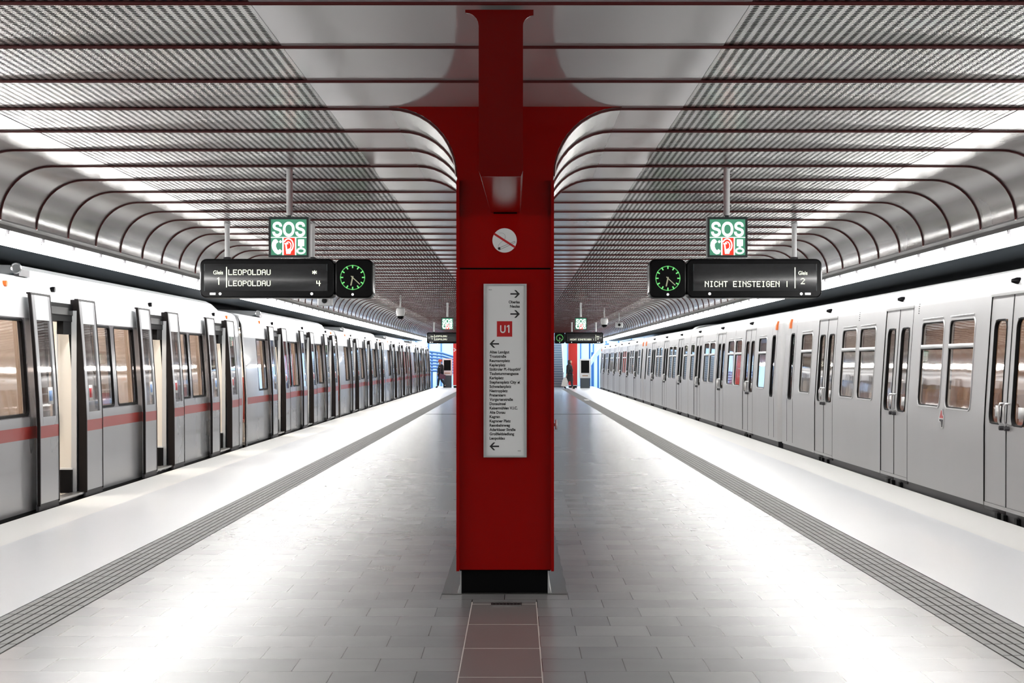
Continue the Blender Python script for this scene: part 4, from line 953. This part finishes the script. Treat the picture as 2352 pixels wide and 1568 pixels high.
# stairs
xa, _ = PXY(1060, 0, YC); xb, _ = PXY(1298, 0, YC)
T = thing('staircase', ((xa + xb) / 2, YC + 2, 0), 'blue grey staircase rising at the platform end behind the red pillar', 'staircase'); lo = T.location
mb = MB()
for i in range(20): mb.box(xa + .1, xb, YC + 2 + i * .32, YC + 2 + (i + 1) * .32 + .03, 0, .16 * (i + 1), 'steps'); mb.box(xa + .1, xb, YC + 1.985 + i * .32, YC + 2.03 + i * .32, .16 * (i + 1) - .03, .16 * (i + 1) + .004, 'grey_paint')
mb.build('flight', T, lo)
for x in (xa + .15, xb - .05):
    mb = MB(); mb.tube([(x, YC + 1.6, .95), (x, YC + 2, 1.0), (x, YC + 8.4, 4.2)], .03, 'steel', 8)
    for i in range(6): mb.tube([(x, YC + 2 + i * 1.2, .0 + .6 * i), (x, YC + 2 + i * 1.2, 1.0 + .6 * i)], .02, 'steel', 6)
    mb.build('handrail', T, lo)
# poster cases
def vitrine(x0, x1, yt, yb_, ybot, Y, label):
    a, zt = PXY(x0, yt, Y); b_, zb = PXY(x1, yb_, Y); V = thing('poster_case', ((a + b_) / 2, Y, 0), label, 'poster case', 'poster cases at the platform end'); lo = V.location
    fw_ = .10; mb = MB()
    for q in ((a, a + fw_, zb, zt), (b_ - fw_, b_, zb, zt), (a + fw_, b_ - fw_, zb, zb + .32), (a + fw_, b_ - fw_, zt - fw_, zt)): mb.box(q[0], q[1], Y, Y + .18, q[2], q[3], 'white_paint')
    mb.build('frame', V, lo)
    mb = MB(); mb.box(a + fw_, b_ - fw_, Y + .04, Y + .14, zb + .32, zt - fw_, 'black_matt'); mb.build('poster_panel', V, lo)
    mb = MB(); mb.box(a + .05, b_ - .05, Y + .02, Y + .16, 0, zb, 'fascia'); mb.build('pedestal', V, lo)
    mb = MB(); xm = (a + b_) / 2; mb.box(xm - .22, xm + .22, Y - .01, Y + .001, zb + .08, zb + .22, 'paper'); mb.box(xm - .18, xm + .18, Y - .014, Y - .009, zb + .12, zb + .18, 'wood'); mb.build('notice', V, lo)
vitrine(1331, 1357, 824, 868, 886, 108.5, 'white framed poster case with black panel beside the silver train end')
vitrine(1016, 1039, 823, 862, 886, 110.8, 'white framed poster case with black panel behind the person in the red hat')

# daylight beyond: pale wall, blue steel canopy bars
mb = MB(); mb.box(-30, 30, 174, 174.5, -3, 12, 'blue_pale')
for x in range(-12, 13): mb.box(x * 1.3, x * 1.3 + .1, 173.9, 174, -3, 12, 'blue_steel')
tag(mb.build('wall_end'), kind='structure')
mb = MB(); mb.box(-5.0, 5.0, YE, 174, -1.2, -.3, 'tunnel'); tag(mb.build('floor'), kind='structure')
K1 = thing('canopy', (-5.5, 124, 0), 'blue slatted steel canopy in the daylight beyond the open-door train', 'canopy')
for i in range(7):
    Y = 124.0; x0, z0 = PXY(975, 806 + i * 7.6 , Y); x1, z1 = PXY(1046, 822 + i * 6.2 + 0, Y)
    o = MB(); c0 = Vector((x0, Y, z0)); c1 = Vector((x1, Y + 6, z1))
    o.tube([tuple(c0), tuple(c0.lerp(c1, .5) + Vector((0, 0, .12))), tuple(c1)], .085, 'blue_steel', 8); o.build('canopy_bar', K1, K1.location)
o = MB()
for t_ in (.1, .9): p = c0.lerp(c1, t_); o.box(p.x - .06, p.x + .06, p.y + .1, p.y + .2, -1.2, z0 + 1.8, 'blue_steel')
o.build('canopy_frame', K1, K1.location)
K2 = thing('canopy', (5.5, 122, 0), 'curved blue and pale slatted canopy in the daylight beyond the silver train', 'canopy')
for i in range(8):
    Y = 122.0; pts = []
    for j in range(9):
        t_ = j / 8; xx = 1346 + 42 * t_ + i * 1.2; yy = 868 - i * 4.5 - (64 - i * 2.0) * (t_ ** .62)
        x_, z_ = PXY(xx, yy, Y); pts.append((x_, Y + 4 * t_, z_))
    o = MB(); o.tube(pts, .06, 'blue_steel' if i % 2 == 0 else 'blue_pale', 8); o.build('canopy_bar', K2, K2.location)
mb = MB()
for x_ in (pts[0][0], pts[-1][0]): mb.box(x_ - .06, x_ + .06, 121.9, 126.2, -1.2, -1.1, 'blue_steel'); mb.box(x_ - .06, x_ + .06, 122, 122.12, -1.2, 3.0, 'blue_steel')
mb.build('canopy_frame', K2, K2.location)
for x0, x1 in ((1358, 1364), (1372, 1376), (990, 994), (1003, 1005)):
    Y = 128.0; a, _ = PXY(x0, 0, Y); b_, _ = PXY(x1, 0, Y); mb = MB(); mb.box(a, b_, Y, Y + .2, -1.2, 2.4, 'blue_steel')
    side_ = 'beyond the silver train' if a > 0 else 'beyond the open-door train'
    tag(mb.build('steel_post', org=((a + b_) / 2, Y, -1.2)), ('wide' if x1 - x0 > 4.5 else ('narrow' if x1 - x0 < 3 else 'slim')) + ' blue steel post in the daylight ' + side_, 'post', 'blue posts ' + side_)

# ------------------------------------------------------------------ people at the far end
def skin_body(name, joints, edges, parent, org, mat, root=0, sub=2):
    me = bpy.data.meshes.new(name); me.from_pydata([tuple(Vector(j[:3])) for j in joints], edges, []); me.materials.append(M[mat])
    o = bpy.data.objects.new(name, me); COL.objects.link(o); o.parent = parent
    md = o.modifiers.new('skin', 'SKIN'); md.use_smooth_shade = True; sv = me.skin_vertices[0].data
    for i, j in enumerate(joints): sv[i].radius = (j[3], j[4] if len(j) > 4 else j[3]); sv[i].use_root = (i == root)
    s = o.modifiers.new('sub', 'SUBSURF'); s.levels = sub; s.render_levels = sub
    return o
def person(loc, face, label, hat, bagside, kind):
    """walking person, face = +1 looks towards +x"""
    R = thing('person', loc, label, 'person'); f_ = face; s = 1.02
    # joints: x forward (times f_), y sideways, z up
    J = [(0, 0, .95, .15, .17), (0.01, 0, 1.15, .13, .17), (.0, 0, 1.38, .13, .20), (.02, 0, 1.49, .07), (.04, 0, 1.565, .09, .08), (.05, 0, 1.65, .135, .115), (.04, 0, 1.73, .12, .10),
         (0, .10, .88, .10), (.13, .10, .50, .065), (.17, .10, .10, .045), (.28, .10, .04, .04),
         (0, -.10, .88, .10), (-.06, -.10, .50, .065), (-.30, -.10, .16, .045), (-.24, -.10, .05, .038),
         (-.01, .22, 1.40, .065), (-.08, .26, 1.12, .05), (.02, .26, .90, .035), (.05, .26, .83, .03),
         (-.01, -.22, 1.40, .065), (.07, -.26, 1.14, .05), (.16, -.24, .94, .035), (.19, -.23, .88, .03)]
    E_ = [(0, 1), (1, 2), (2, 3), (3, 4), (4, 5), (5, 6), (0, 7), (7, 8), (8, 9), (9, 10), (0, 11), (11, 12), (12, 13), (13, 14), (2, 15), (15, 16), (16, 17), (17, 18), (2, 19), (19, 20), (20, 21), (21, 22)]
    if kind == 'coat':       # the near arm hangs back with the bag
        for q_, p_ in ((16, (-.10, .26, 1.12)), (17, (-.17, .25, .91)), (18, (-.20, .25, .84))): J[q_] = (*p_, *J[q_][3:])
        J = [(j[0], -j[1], j[2], *j[3:]) for j in J]
    # five fingers on each hand
    for hnd in (18, 22):
        hx, hy, hz = J[hnd][:3]
        for q in range(4):
            a = len(J); J.append((hx + .018 - q * .014, hy, hz - .05, .010)); J.append((hx + .022 - q * .014, hy, hz - .095 + abs(q - 1) * .008, .008)); E_ += [(hnd, a), (a, a + 1)]
        a = len(J); J.append((hx + .04, hy, hz - .02, .010)); J.append((hx + .055, hy, hz - .05, .008)); E_ += [(hnd, a), (a, a + 1)]
    J = [(j[0] * f_ * s, j[1] * s, j[2] * s, *j[3:]) for j in J]
    skin_body('body', J, E_, R, loc, 'skin')
    # trousers and jacket as sleeves over the same joints
    jj = lambda ids, g: [(*J[i][:3], *[r * g + .012 for r in J[i][3:]]) for i in ids]
    ids = [0, 7, 8, 9, 11, 12, 13]; skin_body('trousers', jj(ids, 1.12), [(0, 1), (1, 2), (2, 3), (0, 4), (4, 5), (5, 6)], R, loc, 'trouser', 0, 1)
    ids = [0, 1, 2, 15, 16, 17, 19, 20, 21]; q = jj(ids, 1.22); q[0] = (*q[0][:3], .23, .25); q[1] = (*q[1][:3], .21, .24); q[3] = (*q[3][:3], .125, .125); q[6] = (*q[6][:3], .125, .125)
    if kind == 'coat':
        ed = []; k_ = MB(); k_.lathe([(.07, 1.54), (.13, 1.50), (.185, 1.42), (.19, 1.2), (.195, 1.0), (.22, .8), (.25, .48), (.23, .475), (.15, .95)], (-.01 * f_, 0, 0), 'coat_black', 'z', 18); [k_.lathe([(0, -.24), (.085, -.20), (.115, -.06), (.115, .04), (.07, .09), (0, .105)], (-.01 * f_, e_ * .19, 1.42), 'coat_black', 'z', 14) for e_ in (-1, 1)]; k_.build('coat_skirt', R)
    else:
        ed = []; k_ = MB(); k_.lathe([(.07, 1.54), (.13, 1.50), (.185, 1.42), (.20, 1.2), (.20, 1.0), (.19, .84), (.12, .84)], (-.01 * f_, 0, 0), 'coat_black', 'z', 18); [k_.lathe([(0, -.24), (.085, -.20), (.115, -.06), (.115, .04), (.07, .09), (0, .105)], (-.01 * f_, e_ * .19, 1.42), 'coat_black', 'z', 14) for e_ in (-1, 1)]; k_.build('jacket_hem', R)
    skin_body('coat', q, ed + [(0, 1), (1, 2), (2, 3), (3, 4), (4, 5), (2, 6), (6, 7), (7, 8)], R, loc, 'coat_black', 0, 1)
    for a, b_, c in ((9, 10, 0), (13, 14, 0)):
        p = Vector(J[a][:3]); q = Vector(J[b_][:3]); skin_body('shoe', [(*p, .055), (*q, .05), (q.x + f_ * .05, q.y, q.z - .005, .035)], [(0, 1), (1, 2)], R, loc, 'black_matt', 0, 1)
    hx, hz = .045 * f_ * s, 1.665 * s
    mb = MB(); mb.lathe([(.128, -.03), (.136, .0), (.132, .06), (.095, .115), (.0, .135)] if hat else [(.10, -.17), (.118, -.06), (.115, .03), (.08, .09), (0, .105)], (hx - (.02 if hat else .045) * f_, 0, hz + (.02 if hat else 0)), 'hat_red' if hat else 'hair_dark', 'z', 16); mb.build('hat' if hat else 'hair', R)
    mb = MB(); fx = hx + f_ * .088
    for e in (-.03, .03): mb.lathe([(.0, -.004), (.010, -.003), (.010, .004)], (fx, e, hz - .02), 'ink', 'x', 8)
    mb.tube([(fx - f_ * .01, 0, hz - .02), (fx + f_ * .022, 0, hz - .05), (fx - f_ * .01, 0, hz - .06)], .010, 'skin', 6); mb.box(fx - f_ * .01, fx + f_ * .004, -.022, .022, hz - .095, hz - .085, 'red_print'); mb.build('face', R)
    for e in (-1, 1): mb = MB(); mb.lathe([(0, -.01), (.025, -.005), (.028, .008), (0, .012)], (hx - f_ * .01, e * .085, hz - .03), 'skin', 'y', 10); mb.build('ear', R)
    return R
xP, _ = PXY(1012, 0, 109.5); person((xP, 109.5, 0), -1, 'person in orange red hat and black jacket standing before the black poster case', True, 1, 'jacket')
xQ, _ = PXY(1308, 0, 105.2); person((xQ, 105.2, 0), 1, 'person in long black coat walking past the distant red end pillar', False, -1, 'coat')
# bags
bx_, bz_ = PXY(1016, 864, 109.3); G = thing('shoulder_bag', (bx_, 109.16, .75), 'purple shoulder bag worn by the person in the red hat', 'bag'); lo = G.location
mb = MB(); mb.prism_y([(bx_ - .20, .62), (bx_ + .20, .56), (bx_ + .22, .84), (bx_ - .16, .92)], 109.02, 109.14, 'purple'); mb.build('pouch', G, lo)
mb = MB(); mb.tube([(bx_ - .12, 109.08, .90), (bx_ - .12, 109.12, 1.2), (bx_ - .08, 109.2, 1.42)], .012, 'purple', 6); mb.build('strap', G, lo)
bx_ = PXY(1297, 0, 105)[0]; G = thing('carrier_bag', (bx_, 105.0, .5), 'white carrier bag held behind the person in the long coat', 'bag'); lo = G.location
mb = MB(); mb.prism_y([(bx_ - .22, .18), (bx_ + .15, .14), (bx_ + .20, .45), (bx_ + .10, .72), (bx_ - .02, .74), (bx_ - .14, .55)], 104.86, 105.0, 'bag_white'); mb.build('pouch', G, lo)
mb = MB(); mb.tube([(bx_ + .04, 104.93, .73), (bx_ + .07, 104.94, .78), (xQ - .20, 104.945, .80)], .01, 'bag_white', 6); mb.build('strap', G, lo)
# a scrap of paper lying on the far tactile strip
bx_ = PXY(1348, 0, 75.0)[0]; mb = MB(); mb.box(bx_ - .10, bx_ + .10, 74.2, 76.0, .0, .004, 'paper'); tag(mb.build('paper_scrap', org=(bx_, 75, 0)), 'white scrap of paper lying on the far tactile strip', 'paper')
